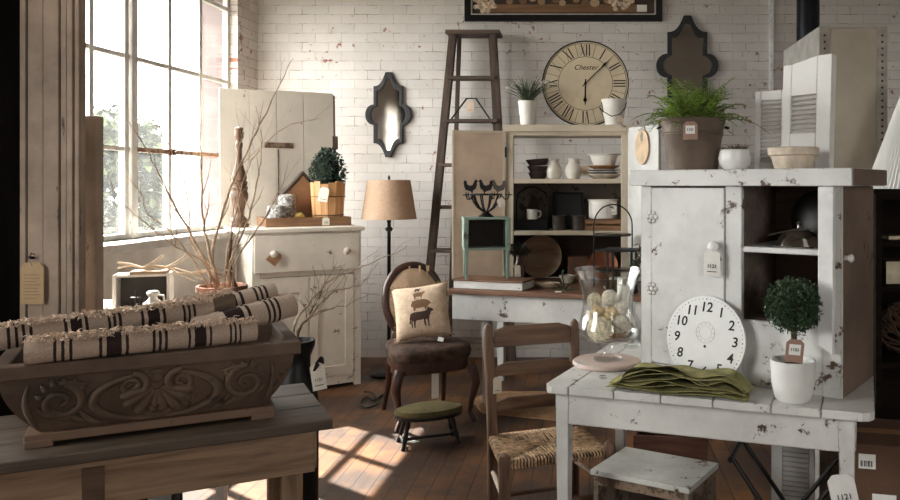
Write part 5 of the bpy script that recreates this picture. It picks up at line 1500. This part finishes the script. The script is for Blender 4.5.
tag(wsl, 'loose white batten with angled lower end on the cupboard right stile', 'batten'); wsl.location = CB(.628, -.0008, .895); wsl.rotation_euler = (0, 0, CA)
# inside the cupboard
sv = T('dark_platter', 'round dark platter leaning at the back of the cupboard shelf', 'platter', CB(.545, .22, TOP + .0006 + .443 + .091), rot=(R(80), 0, CA))
MB().lathe([(0, 0), (.06, 0), (.09, -.012), (.092, -.008), (.06, .006), (0, .006)], 36).build('platter', plain('dark_pewter', (30, 28, 28), .35, .6), sv)
cl = T('silver_dome', 'small silver dome cover with finial on the cupboard shelf', 'dome', CB(.53, .085, TOP + .0006 + .4437))
MB().lathe([(.07, 0), (.072, .004), (.064, .025), (.048, .045), (.02, .058), (.006, .060), (.005, .068), (.010, .074), (.006, .08), (0, .081)], 32).build('dome', NT('silver').fin((170, 166, 160), .16, 1.0), cl)
MB().tube([(-.11, -.06, .04), (-.05, -.075, .055), (.02, -.07, .06)], .003, 6).build('spoon_handle', M_TIN, cl)

# clock dial leaning on the cupboard
kd = T('clock_dial', 'white round clock dial with black numbers leaning against the cupboard door', 'clock', CB(.262, -.034, TOP + .0006 + .139), rot=(R(-6), 0, CA))
KR = .140
kf = MB().prism(disc(KR, 0, 0), -.003, .003).build('dial', plain('enamel_dial', (212, 210, 206), .35, 0, .5, var=.02), kd, bevel=.001, ang=30)
for k in range(12):
    a = 2 * PI * (k + 1) / 12
    text('numeral', str(k + 1), .044, INK, kf, (.103 * math.sin(a), -.0034, .103 * math.cos(a)), bold=.0007, shear=.12)
for k in range(60):
    a = 2 * PI * k / 60; s_ = .0013 if k % 5 else .0022
    MB().prism([(.130 * math.sin(a) + s_ * math.cos(t), .130 * math.cos(a) + s_ * math.sin(t)) for t in (0, 1.05, 2.1, 3.14, 4.2, 5.25)], -.0038, -.0030).build('minute_dot', INK, kf, smooth=False)
GREY = plain('dial_grey', (170, 166, 160), .5)
ro_ = disc(.034, 0, 0, 40)
MB().ring([(x, z + .022) for x, z in disc(.034, 0, 0, 40)], [(x, z + .022) for x, z in disc(.0325, 0, 0, 40)], -.0036, -.003).build('second_ring', GREY, kf, smooth=False)
MB().ring([(x, z + .022) for x, z in disc(.022, 0, 0, 40)], [(x, z + .022) for x, z in disc(.0212, 0, 0, 40)], -.0036, -.003).build('second_ring', GREY, kf, smooth=False)
for k in range(12):
    a = 2 * PI * k / 12
    MB().box(.028 * math.sin(a) - .0012, .028 * math.sin(a) + .0012, -.0036, -.003, .022 + .028 * math.cos(a) - .002, .022 + .028 * math.cos(a) + .002).build('second_mark', GREY, kf, smooth=False)
MB().lathe([(0, 0), (.0045, 0), (.0045, .001), (0, .001)], 14, (0, -.0031, -.022), Matrix.Rotation(PI / 2, 4, 'X')).build('arbor_hole', INK, kf)

# folded cloth
cloth = T('folded_cloth', 'folded olive green linen cloth with rumpled layers lying on the white table', 'cloth', TW(.42, .100, TOP + .0006), TA)
M_LIN = plain('olive_linen', (132, 126, 84), .9, 0, .15, var=.14, scale=22, bump=.35)
M_LIND = M_LIN
def layer(z0, x0, x1, y0, y1, amp, ph, th, seed, droop):
    rg = random.Random(seed * 7 + 3); m = MB(); nx, ny = 60, 20; amp *= 1.45; tw = rg.uniform(-.05, .05); f1, f2 = rg.uniform(8, 13), rg.uniform(15, 21)
    top, bot = [], []
    for i in range(nx + 1):
        rt, rb = [], []
        for j in range(ny + 1):
            u, v = i / nx, j / ny
            x = x0 + (x1 - x0) * u + .006 * math.sin(v * 5 + ph) ; y = y0 + (y1 - y0) * v + .008 * math.sin(u * 9 + ph) + .004 * math.sin(u * 23 + ph * 2) + tw * (x - .0) - .006 * rg.random() * (1 - v)
            front = (1 - v) ** 1.5
            z = z0 + amp * front * (.5 + .5 * math.sin(u * f1 + ph + 2.0 * v)) * (.4 + .6 * math.sin(PI * u)) + amp * .3 * math.sin(u * f2 + v * 6 + ph) * .5
            z += droop * (max(0, u - .84) / .16) ** 1.6 * -1 + droop * (max(0, .10 - u) / .10) ** 1.6 * -.9
            z = max(z, .0012 + th)
            rt.append(m.bm.verts.new((x, y, z))); rb.append(m.bm.verts.new((x, y, z - th)))
        top.append(rt); bot.append(rb)
    for i in range(nx):
        for j in range(ny):
            m.bm.faces.new((top[i][j], top[i+1][j], top[i+1][j+1], top[i][j+1]))
            m.bm.faces.new((bot[i][j+1], bot[i+1][j+1], bot[i+1][j], bot[i][j]))
    for i in range(nx):
        for j in (0, ny):
            m.bm.faces.new((top[i][j], top[i+1][j], bot[i+1][j], bot[i][j]) if j else (top[i+1][j], top[i][j], bot[i][j], bot[i+1][j]))
    for j in range(ny):
        for i in (0, nx):
            m.bm.faces.new((top[i][j], top[i][j+1], bot[i][j+1], bot[i][j]))
    return m
for k, (z0, x0, x1, y0, y1, am, ph, dr_) in enumerate(((.004, -.215, .222, -.092, .05, .004, .3, 0), (.010, -.205, .226, -.098, .055, .006, 1.1, .004), (.016, -.212, .218, -.088, .052, .010, 1.9, .006), (.023, -.198, .214, -.094, .045, .012, 2.6, .010), (.031, -.192, .221, -.086, .045, .015, 3.2, .018), (.040, -.188, .224, -.080, .042, .016, 3.9, .026), (.049, -.176, .219, -.088, .040, .016, 4.4, .034), (.058, -.172, .226, -.074, .042, .018, 5.2, .050))):
    layer(z0 + .002, x0, x1, y0, y1, am, ph, .0016, k, dr_).build('fold', M_LIN, cloth, ang=180)

# topiary in white pot
tp = T('potted_topiary', 'clipped round topiary ball in white cup-shaped pot on the white table', 'plant', (.602, 2.375, TOP + .0006))
MB().lathe([(0, 0), (.044, 0), (.052, .008), (.062, .05), (.066, .118), (.067, .122), (.061, .122), (.058, .1), (0, .1)], 40).build('pot', plain('white_glaze', (224, 222, 218), .35, 0, .5, var=.02, bump=.02), tp)
MB().lathe([(0, .104), (.03, .106), (.058, .1005), (0, .1)], 24).build('soil', plain('soil', (52, 40, 32), .95), tp)
topiary(tp, .10, (.082, .082, .078, .182), 3400, .0105, M_BOX, .17)
price_tag(tp, (.0, -.035, .188), .052, .070, R(-6), R(8), (150, 118, 104), two=True, roll=R(4))

# round board and hurricane vase
HV = Vector((.060, 2.855, TOP + .0006))
rb_ = tag(MB().lathe([(0, 0), (.118, 0), (.122, .004), (.122, .012), (.118, .016), (0, .016)], 48).build('round_board', chipped('pink_board', (206, 182, 170), (214, 204, 194), .42, 8)), 'round pinkish wooden board under the glass vase', 'board'); rb_.location = HV
vb = HV + Vector((.004, 0, .0168))
vs = T('hurricane_vase', 'clear footed glass vase with flared rim holding decorative balls', 'vase', vb)
pr_o = [(.052, 0), (.052, .006), (.03, .012), (.014, .022), (.012, .034), (.02, .046), (.012, .054), (.05, .062), (.088, .078), (.098, .098), (.096, .118), (.086, .15), (.080, .19), (.082, .235), (.092, .28), (.108, .318)]
pr_i = [(.105, .318), (.089, .28), (.079, .235), (.077, .19), (.083, .15), (.093, .118), (.095, .1), (.085, .082), (.05, .068), (0, .064)]
MB().lathe([(0, 0)] + [(r * (1.13 if z > .05 else 1), z * 1.02) for r, z in pr_o + pr_i], 48).build('glass', glassy('vase_glass', (.985, .99, .985, 1), .012), vs, ang=60)
gv = 'balls and fillers in the glass vase'
def twine(label, p, r, mat, cords=26, seed=1):
    r *= 1.05; t = T('twine_ball', label, 'ball', p, 0, gv); rg = random.Random(seed)
    MB().ball((0, 0, 0), r * .93, u=20, v=12).build('core', mat, t)
    for k in range(cords):
        ax = Vector((rg.gauss(0, 1), rg.gauss(0, 1), rg.gauss(0, 1))).normalized(); u = ax.orthogonal().normalized(); w = ax.cross(u)
        MB().tube([(u * math.cos(2*PI*i/20) + w * math.sin(2*PI*i/20)) * r * .955 for i in range(20)], r * .07, 4, closed=True).build('cord', mat, t)
    return t
M_TW = plain('cream_twine', (220, 204, 180), .9, 0, .1, var=.2, scale=60); M_TWW = plain('white_twine', (220, 210, 196), .9, 0, .1, var=.12, scale=60); M_TWY = plain('straw_twine', (208, 186, 150), .9, 0, .1, var=.2, scale=60)
twine('largest cream twine ball at the bottom of the glass vase', vb + Vector((-.028, -.03, .112)), .044, M_TW, 26, 1)
twine('white twine ball on top of the pile in the glass vase', vb + Vector((.006, -.018, .222)), .028, M_TWW, 16, 2)
twine('cream twine ball at the upper left of the glass vase', vb + Vector((-.048, -.006, .212)), .025, M_TW, 14, 3)
twine('straw-coloured ball in the middle of the glass vase', vb + Vector((.008, -.03, .172)), .024, M_TWY, 14, 4)
twine('small white twine ball at the lower right of the glass vase', vb + Vector((.042, -.018, .145)), .026, M_TWW, 14, 5)
twine('small white ball right of middle in the glass vase', vb + Vector((.05, -.03, .19)), .023, M_TWW, 12, 9)
twine('large white-corded ball at the lower right of the glass vase', vb + Vector((.05, .02, .115)), .036, M_TWW, 20, 10)
twine('cream ball behind the largest one in the glass vase', vb + Vector((-.03, .045, .125)), .034, M_TW, 18, 11)
twine('small straw ball left of middle in the glass vase', vb + Vector((-.035, -.028, .178)), .02, M_TWY, 12, 6)
cn = T('pillar_candle', 'white pillar candle standing among the balls in the vase', 'candle', vb + Vector((.044, .015, .16)), 0, rot=(0, R(9), 0))
MB().lathe([(0, 0), (.022, 0), (.0225, .004), (.0225, .1), (.019, .104), (0, .1)], 24).build('wax', plain('candle_wax', (226, 220, 208), .45), cn)
MB().tube([(0, 0, .1), (.002, 0, .112)], .0012, 5).build('wick', INK, cn)
c2 = T('wooden_bead', 'white cube-like wooden bead low at the left in the vase', 'bead', vb + Vector((-.055, .022, .152)), .4)
MB().box(-.02, .02, -.02, .02, -.02, .02).build('bead', M_TWW, c2, bevel=.006)
pp = MB(); rg = random.Random(8)
for _ in range(90):
    a, q = rg.random() * 6.28, rg.random() ** .5 * .072
    pp.ball((q * math.cos(a), q * math.sin(a), .074 + rg.random() * .016 + (q / .072) ** 2 * .012), rg.uniform(.004, .008), (1, .7, .5), 6, 4)
o = tag(pp.build('potpourri', plain('brown_potpourri', (140, 104, 74), .9, var=.35, scale=60)), 'brown potpourri filling the bottom of the glass vase', 'potpourri', kind='stuff'); o.location = vb

# glass bottle with leafy sprig at the table back
gb = T('glass_bottle', 'slim clear glass bottle at the back of the white table by the cupboard', 'bottle', TW(.105, .665))
MB().lathe([(0, 0), (.03, 0), (.034, .008), (.034, .10), (.016, .14), (.014, .17), (.018, .175), (.012, .175), (.012, .14), (.03, .1), (.03, .01), (0, .008)], 26).build('glass', glassy('clear_glass', (.975, .985, .98, 1), .035), gb)
sp2 = T('leafy_sprig', 'dark leafy sprig standing in the slim glass bottle', 'sprig', TW(.105, .665, TOP + .012))
m = MB(); m2 = MB(); rg = random.Random(6)
for k in range(5):
    e_ = Vector((rg.uniform(-.01, .05), rg.uniform(-.04, .04), rg.uniform(.3, .42))); mid = Vector((0, 0, .17)).lerp(e_, .5) + Vector((-.01, 0, 0))
    m2.tube([(0, 0, .01), (0, 0, .17), mid, e_], .0018, 5)
    for i in range(14):
        q = mid.lerp(e_, rg.random()); m.leaf(q, (rg.gauss(0, 1), rg.gauss(0, 1), rg.gauss(.3, .6)), (0, 0, 1), .034, .02)
m.build('leaves', plain('sprig_leaf', (46, 58, 36), .5, var=.4), sp2, smooth=False); m2.build('stem', M_TWIGD, sp2)

# ------------------------------------------------------------------ on the hutch table, behind the vase
wsd = T('wire_stand', 'black wire tiered stand with tall arched handle on the hutch table', 'stand', TB(613, 5.22))
m = MB().tube([(-.125, 0, 0), (-.125, 0, .34)] + [(-.125 * math.cos(PI * i / 16), 0, .40 + .135 * math.sin(PI * i / 16)) for i in range(17)] + [(.125, 0, .34), (.125, 0, 0)], .0045, 7)
m.build('frame', M_BLACK, wsd)
for z in (.10, .23, .33):
    MB().tube([(.118 * math.cos(2*PI*i/32), .10 * math.sin(2*PI*i/32), z + .012) for i in range(32)], .003, 5, closed=True).build('shelf_ring', M_BLACK, wsd)
    MB().lathe([(0, 0), (.115, 0), (.117, .006), (0, .005)], 32, (0, 0, z), sy=.85).build('tray', plain('dark_tray', (52, 46, 42), .4, .3), wsd)
ltn = T('metal_lantern', 'black metal lantern with flat wide top on the hutch table', 'lantern', TB(622, 4.94), R(-17))
MB().box(-.085, .085, -.07, .07, 0, .014).build('base', M_BLACK, ltn, bevel=.002, smooth=False)
MB().box(-.11, .11, -.085, .085, .255, .27).build('roof', M_BLACK, ltn, bevel=.003, smooth=False)
for x in (-.075, .075):
    for y in (-.06, .06): MB().box(x - .006, x + .006, y - .006, y + .006, .014, .255).build('post', M_BLACK, ltn, smooth=False)
MB().box(-.07, .07, .056, .058, .016, .253).build('pane', glassy('clear_glass', (.975, .985, .98, 1), .035), ltn, smooth=False)
can = T('lantern_candle', 'cream candle stub inside the black metal lantern', 'candle', TB(622, 4.94, TZ + .0165))
MB().lathe([(0, 0), (.03, 0), (.03, .07), (.026, .074), (0, .07)], 24).build('wax', plain('candle_wax', (226, 220, 208), .45), can)
MB().tube([(0, 0, .07), (.001, 0, .082)], .0012, 5).build('wick', INK, can)

# ------------------------------------------------------------------ on top of the cupboard
CT = TOP + .0006 + CH + .0006
fb = T('potted_fern', 'lush green fern in a tall galvanised bucket on the cupboard top', 'plant', CB(.115, .168, CT))
MB().lathe([(0, 0), (.086, 0), (.088, .005), (.103, .118), (.1055, .122), (.105, .13), (.115, .178), (.118, .182), (.112, .182), (.1, .12), (0, .11)], 40).build('bucket', plain('dull_galvanised', (104, 89, 77), .55, .25, var=.14, scale=7), fb)
for z, r in ((.125, .107), (.133, .1075)): MB().tube([(r * math.cos(2*PI*i/40), r * math.sin(2*PI*i/40), z) for i in range(40)], .002, 5, closed=True).build('bead', plain('dull_galvanised', (134, 116, 100), .5, .35), fb)
for s_ in (-1, 1): MB().tube([(s_ * .112, -.02, .155), (s_ * .126, -.015, .15), (s_ * .126, .015, .15), (s_ * .112, .02, .155)], .003, 6).build('ear', M_IRON, fb)
MB().lathe([(0, .155), (.1, .15), (.1, .14), (0, .14)], 24).build('soil', plain('soil', (52, 40, 32), .95), fb)
M_FERN = plain('fern_leaf', (134, 156, 76), .5, 0, .4, var=.4, scale=14)
rg = random.Random(11)
m = MB(); st_ = MB()
for k in range(120):
    a = rg.random() * 2 * PI
    L_ = rg.uniform(.14, .245)
    rise = rg.uniform(.35, 1.9)
    if k < 40: rise = rg.uniform(1.6, 3.4); L_ *= 1.2; 
    d_ = Vector((math.cos(a), math.sin(a) * .85, rise)).normalized()
    p0 = Vector((rg.uniform(-.06, .06), rg.uniform(-.06, .06), .155))
    pts = []
    for i in range(15):
        t = i / 14
        pts.append(p0 + d_ * L_ * t + Vector((0, 0, -.10 * L_ / .2 * t ** 2.2 * (1.2 - .25 * min(rise, 2)))))
    st_.tube(pts[::2], .0009, 4, cap=False)
    for i in range(2, 15):
        t = i / 14
        tn = (pts[i] - pts[i - 1]).normalized(); sd_v = tn.cross(Vector((0, 0, 1)))
        if sd_v.length < .05: sd_v = Vector((1, 0, 0))
        sd_v.normalize()
        ll = .036 * (1 - .75 * t) + .008
        for s_ in (-1, 1):
            m.leaf(pts[i], sd_v * s_ + tn * .35 + Vector((rg.gauss(0, .12), rg.gauss(0, .12), rg.gauss(0, .16))), (0, 0, 1), ll, ll * .42)
m.build('fronds', M_FERN, fb, smooth=False); st_.build('stems', plain('fern_stem', (92, 104, 48), .6), fb)
tgq = price_tag(fb, (.005, -.128, .165), .050, .062, CA, R(4), (150, 120, 104), two=True, roll=R(4))
tgq.location = Matrix.Rotation(CA * .5, 3, 'Z') @ Vector((.012, -.124, .165)); tgq.rotation_euler = (R(4), 0, CA * .5)
rv = T('round_vase', 'small round white vase filled with brown moss on the cupboard top', 'vase', CB(.282, .152, CT))
MB().lathe([(0, 0), (.034, 0), (.052, .02), (.056, .04), (.050, .068), (.046, .07), (.05, .04), (0, .03)], 36).build('bowl', plain('white_glaze', (224, 222, 218), .35, 0, .5, var=.02, bump=.02), rv)
m = MB(); rg = random.Random(13)
for i in range(130):
    a = rg.random() * 6.28; q = rg.random() * .04
    p0 = Vector((q * math.cos(a), q * math.sin(a), .06)); p1 = p0 + Vector((rg.gauss(.004, .016), rg.gauss(0, .016), rg.uniform(.008, .03)))
    m.tube([p0, p0.lerp(p1, .5) + Vector((rg.gauss(0, .006), 0, .004)), p1], [.0012, .001, .0005], 4, cap=False)
m.build('moss', plain('brown_moss', (108, 88, 66), .95, var=.3), rv, smooth=False)['kind'] = 'stuff'
sp3 = T('stoneware_pot', 'shallow banded stoneware pot with rough rim before the white shutter', 'pot', CB(.500, .118, CT))
MB().lathe([(0, 0), (.056, 0), (.060, .005), (.072, .042), (.080, .045), (.082, .066), (.078, .07), (.072, .066), (.066, .042), (0, .03)], 40).build('pot', plain('tan_stoneware', (194, 178, 160), .8, 0, .2, var=.16, scale=18, bump=.4), sp3)
M_SHUT = chipped('shutter_paint', (220, 217, 212), (150, 108, 80), .36, 5, .5, grime=.06, edge=.006)
def shutter(name, label, loc, rot, w, h, th, louv, top=None, grp='white louvred shutters'):
    t = T(name, label, 'shutter', loc, 0, grp, rot=rot)
    l0, l1, lz0, lz1, n = louv
    MB().box(0, l0, -th / 2, th / 2, 0, h).build('stile', M_SHUT, t, bevel=.002, smooth=False); MB().box(l1, w, -th / 2, th / 2, 0, h + (top or 0)).build('stile', M_SHUT, t, bevel=.002, smooth=False)
    MB().box(l0, l1, -th / 2, th / 2, 0, lz0).build('rail', M_SHUT, t, smooth=False)
    o = MB().prism([(l0, lz1), (l1, lz1), (l1, h + (top or 0)), (l0, h)], -th / 2, th / 2).build('rail', M_SHUT, t, smooth=False)
    MB().box(l0, l1, th / 2 - .004, th / 2, lz0, lz1).build('back', M_SHUT, t, smooth=False)
    for k in range(n):
        z = lz0 + (k + .5) * (lz1 - lz0) / n
        MB().box(l0 + .001, l1 - .001, -.010, .010, -.0025, .0025, Matrix.Translation((0, -.002, z)) @ Matrix.Rotation(R(38), 4, 'X')).build('slat', M_SHUT, t, smooth=False)
    return t
shutter('shutter', 'taller thick white shutter with short louvres standing on the cupboard top', (.672, 2.79, CT), (R(-3), 0, R(-48)), .19, .365, .03, (.035, .135, .125, .255, 8), .02)
shutter('shutter', 'smaller white louvred shutter behind the round vase on the cupboard top', CB(.285, .325, CT), (R(-2), 0, CA), .118, .285, .018, (.022, .098, .03, .25, 15))

# ------------------------------------------------------------------ behind the cupboard, on the right
lk = T('riveted_case', 'tall beige fibreboard case with riveted grey edge strips behind the cupboard', 'case', (.992, 3.45, 0))
LH = 2.08
MB().box(0, .285, 0, .63, 0, LH).build('body', plain('beige_fibreboard', (164, 152, 136), .7, var=.06, scale=5), lk, bevel=.006, smooth=False)
M_STRIP = plain('grey_fibre_strip', (150, 142, 132), .7)
for x0, x1 in ((-.004, .04), (.245, .289)):
    sp_ = MB().box(x0, x1, -.005, .0, .02, LH + .004).build('edge_strip', M_STRIP, lk, smooth=False)
    rivet = MB().lathe([(0, .004), (.0036, .003), (.005, 0), (0, 0)], 10, (0, 0, 0), Matrix.Rotation(PI / 2, 4, 'X')).build('rivet', M_IRON, sp_, loc=((x0 + x1) / 2, -.005, 1.40))
    for i in range(1, 24):
        c = rivet.copy(); COL.objects.link(c); c.parent = sp_; c.location = ((x0 + x1) / 2, -.005, 1.40 + i * .028)
MB().box(-.005, 0, .0, .63, .02, LH + .003).build('side_strip', plain('grey_side', (132, 128, 122), .7), lk, smooth=False)
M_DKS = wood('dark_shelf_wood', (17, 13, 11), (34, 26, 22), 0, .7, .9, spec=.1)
ds = T('dark_shelf', 'dark wooden shelf unit at the right edge behind the cupboard', 'shelf', (1.065, 2.98, 0))
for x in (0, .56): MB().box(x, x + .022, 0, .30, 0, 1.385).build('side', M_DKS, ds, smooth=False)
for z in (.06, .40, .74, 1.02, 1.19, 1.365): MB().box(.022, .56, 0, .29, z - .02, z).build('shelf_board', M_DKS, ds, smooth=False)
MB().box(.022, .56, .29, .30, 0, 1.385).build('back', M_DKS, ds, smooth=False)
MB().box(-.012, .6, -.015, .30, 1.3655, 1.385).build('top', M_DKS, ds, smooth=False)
for lab, x, y, z, s_, col, rz in (('thin tan book lying on the dark shelf, upper level', .13, .12, 1.1906, (.15, .11, .018), (104, 80, 62), .2), ('dark brown carved box on the dark shelf below the tan book', .15, .14, 1.0206, (.17, .14, .09), (84, 58, 46), 0)):
    t = T('book' if 'book' in lab else 'carved_box', lab, 'book' if 'book' in lab else 'box', (1.065 + x, 2.98 + y, z), rz)
    MB().box(-s_[0] / 2, s_[0] / 2, -s_[1] / 2, s_[1] / 2, 0, s_[2]).build('cover' if 'book' in lab else 'body', plain('c_%d' % col[0], col, .7, var=.2), t, bevel=.002, smooth=False)
    if 'book' in lab: MB().box(-s_[0] / 2 - .001, s_[0] / 2 - .004, -s_[1] / 2 - .001, s_[1] / 2 - .004, .003, s_[2] - .003).build('pages', plain('aged_pages', (206, 192, 166), .9), t, smooth=False)
    else:
        MB().box(-s_[0] / 2 - .003, s_[0] / 2 + .003, -s_[1] / 2 - .003, s_[1] / 2 + .003, s_[2] - .02, s_[2]).build('lid', plain('c_lid', (96, 66, 52), .6, var=.2), t, bevel=.002, smooth=False)
gv2 = T('vine_ball', 'rough ball of twisted grey vine on the dark shelf', 'ornament', (1.215, 3.11, .7406 + .105))
for k in range(16):
    ax = Vector((rnd.gauss(0, 1), rnd.gauss(0, 1), rnd.gauss(0, 1))).normalized(); u_ = ax.orthogonal().normalized(); w_ = ax.cross(u_)
    MB().tube([(u_ * math.cos(2*PI*i/20) + w_ * math.sin(2*PI*i/20)) * rnd.uniform(.094, .1) for i in range(20)], .005, 5, closed=True).build('vine', M_TWIGD, gv2)
ls = T('pleated_lampshade', 'white pleated cone lampshade at the right edge on the dark shelf', 'lampshade', (1.345, 3.13, 1.3856))
m = MB(); n = 180; rows = []
for r, z in ((.252, 0), (.127, .345), (.098, .42)):
    rows.append([m.bm.verts.new(((r + (.0045 if i % 2 else 0)) * math.cos(2*PI*i/n), (r + (.0045 if i % 2 else 0)) * math.sin(2*PI*i/n), z)) for i in range(n)])
for r, z in ((.096, .42), (.125, .345), (.25, 0)):
    rows.append([m.bm.verts.new((r * math.cos(2*PI*i/n), r * math.sin(2*PI*i/n), z)) for i in range(n)])
for a, b in zip(rows, rows[1:] + rows[:1]):
    for i in range(n): m.bm.faces.new((a[i], a[(i+1) % n], b[(i+1) % n], b[i]))
m.build('pleated_fabric', plain('white_pleats', (222, 219, 214), .8, var=.02), ls, ang=10)
MB().tube([(.099 * math.cos(2*PI*i/40), .099 * math.sin(2*PI*i/40), .42) for i in range(40)], .003, 5, closed=True).build('top_ring', M_TIN, ls)

# ------------------------------------------------------------------ under the table
so_a = R(-29)
st = T('step_stool', 'small white topped wooden step stool under the white table', 'stool', (.012, 2.72, 0), so_a)
SWd, SDe, SHe = .345, .255, .435
M_STO = chipped('stool_paint', (206, 204, 196), (104, 80, 62), .37, 9, .5, edge=.007)
for a, b in ((-.01, .105), (.108, .262)): MB().box(-.008, SWd + .008, a, b, SHe - .018, SHe).build('top_plank', M_STO, st, bevel=.002, smooth=False)
for x in (0, SWd - .018): MB().box(x, x + .018, 0, SDe, 0, SHe - .018).build('side', chipped('stool_side', (128, 112, 96), (84, 64, 50), .45, 8), st, bevel=.002, smooth=False)
MB().box(.018, SWd - .018, -.004, .012, SHe - .05, SHe - .018).build('front_rail', chipped('stool_front', (140, 118, 98), (84, 64, 50), .47, 12), st, smooth=False)
MB().box(.018, SWd - .018, SDe - .016, SDe - .004, .03, SHe - .018).build('back_board', M_CABIN, st, smooth=False)
MB().box(.018, SWd - .018, .01, SDe - .02, .13, .148).build('shelf', M_CABIN, st, smooth=False)
wcr = T('slatted_crate', 'dark reddish slatted crate standing on the floor behind the stool', 'crate', (.315, 3.105, 0), so_a * .3)
for z in (0.0, .115, .23, .345):
    for y0, y1 in ((-.075, -.065), (.065, .075)): MB().box(-.14, .14, y0, y1, z + .004, z + .1).build('slat', wood('red_crate', (72, 44, 34), (116, 78, 60), 0, .8), wcr, smooth=False)
for x in (-.14, .128): MB().box(x, x + .012, -.065, .065, 0, .445).build('end', wood('red_crate_end', (72, 44, 34), (110, 74, 58), 2, .8), wcr, smooth=False)
MB().box(-.128, .128, -.065, .065, .01, .02).build('bottom', wood('red_crate', (72, 44, 34), (116, 78, 60), 0, .8), wcr, smooth=False)
istd = T('folding_iron_stand', 'black iron stand of crossed legs on the floor under the table', 'stand', (.70, 2.64, 0), TA)
for y in (-.10, .12):
    MB().tube([(-.22, y, .012), (.13, y, .50)], .008).build('leg', M_BLACK, istd); MB().tube([(.13, y + .026, .012), (-.22, y + .026, .50)], .008).build('leg', M_BLACK, istd)
for x, z in ((-.22, .012), (.13, .012), (-.22, .50), (.13, .50)):
    MB().tube([(x, -.10, z), (x, .146, z)], .009).build('crossbar', M_BLACK, istd)
shutter('shutter', 'white louvred shutter standing on the floor under the white table', (.668, 2.95, 0), (R(-2), 0, TA), .155, .615, .02, (.04, .135, .10, .56, 26), 0)
cbx = T('cardboard_box', 'upper brown cardboard box with white label right of the white table', 'box', (.815, 2.475, .3008), R(-14), 'stacked cardboard boxes')
cbl = T('cardboard_box', 'lower brown cardboard box on the floor under the labelled one', 'box', (.815, 2.475, 0), R(-14), 'stacked cardboard boxes')
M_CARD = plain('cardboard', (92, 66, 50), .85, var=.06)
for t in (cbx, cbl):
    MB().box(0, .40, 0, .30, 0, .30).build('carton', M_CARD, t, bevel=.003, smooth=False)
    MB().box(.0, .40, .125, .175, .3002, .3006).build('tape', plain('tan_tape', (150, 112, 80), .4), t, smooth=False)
for x, z, w, h in ((.015, .225, .05, .045), (.055, .06, .07, .09)):
    sk = MB().box(x, x + w, -.0014, -.0004, z, z + h).build('label_sticker', plain('tag_white', (228, 226, 220), .8, var=.03), cbx, smooth=False)
    for k in range(7): MB().box(x + .006 + k * (w - .014) / 7, x + .006 + k * (w - .014) / 7 + (.002 if k % 2 else .0035), -.0018, -.0014, z + h * .15, z + h * .55).build('barcode_bar', INK, sk, smooth=False)
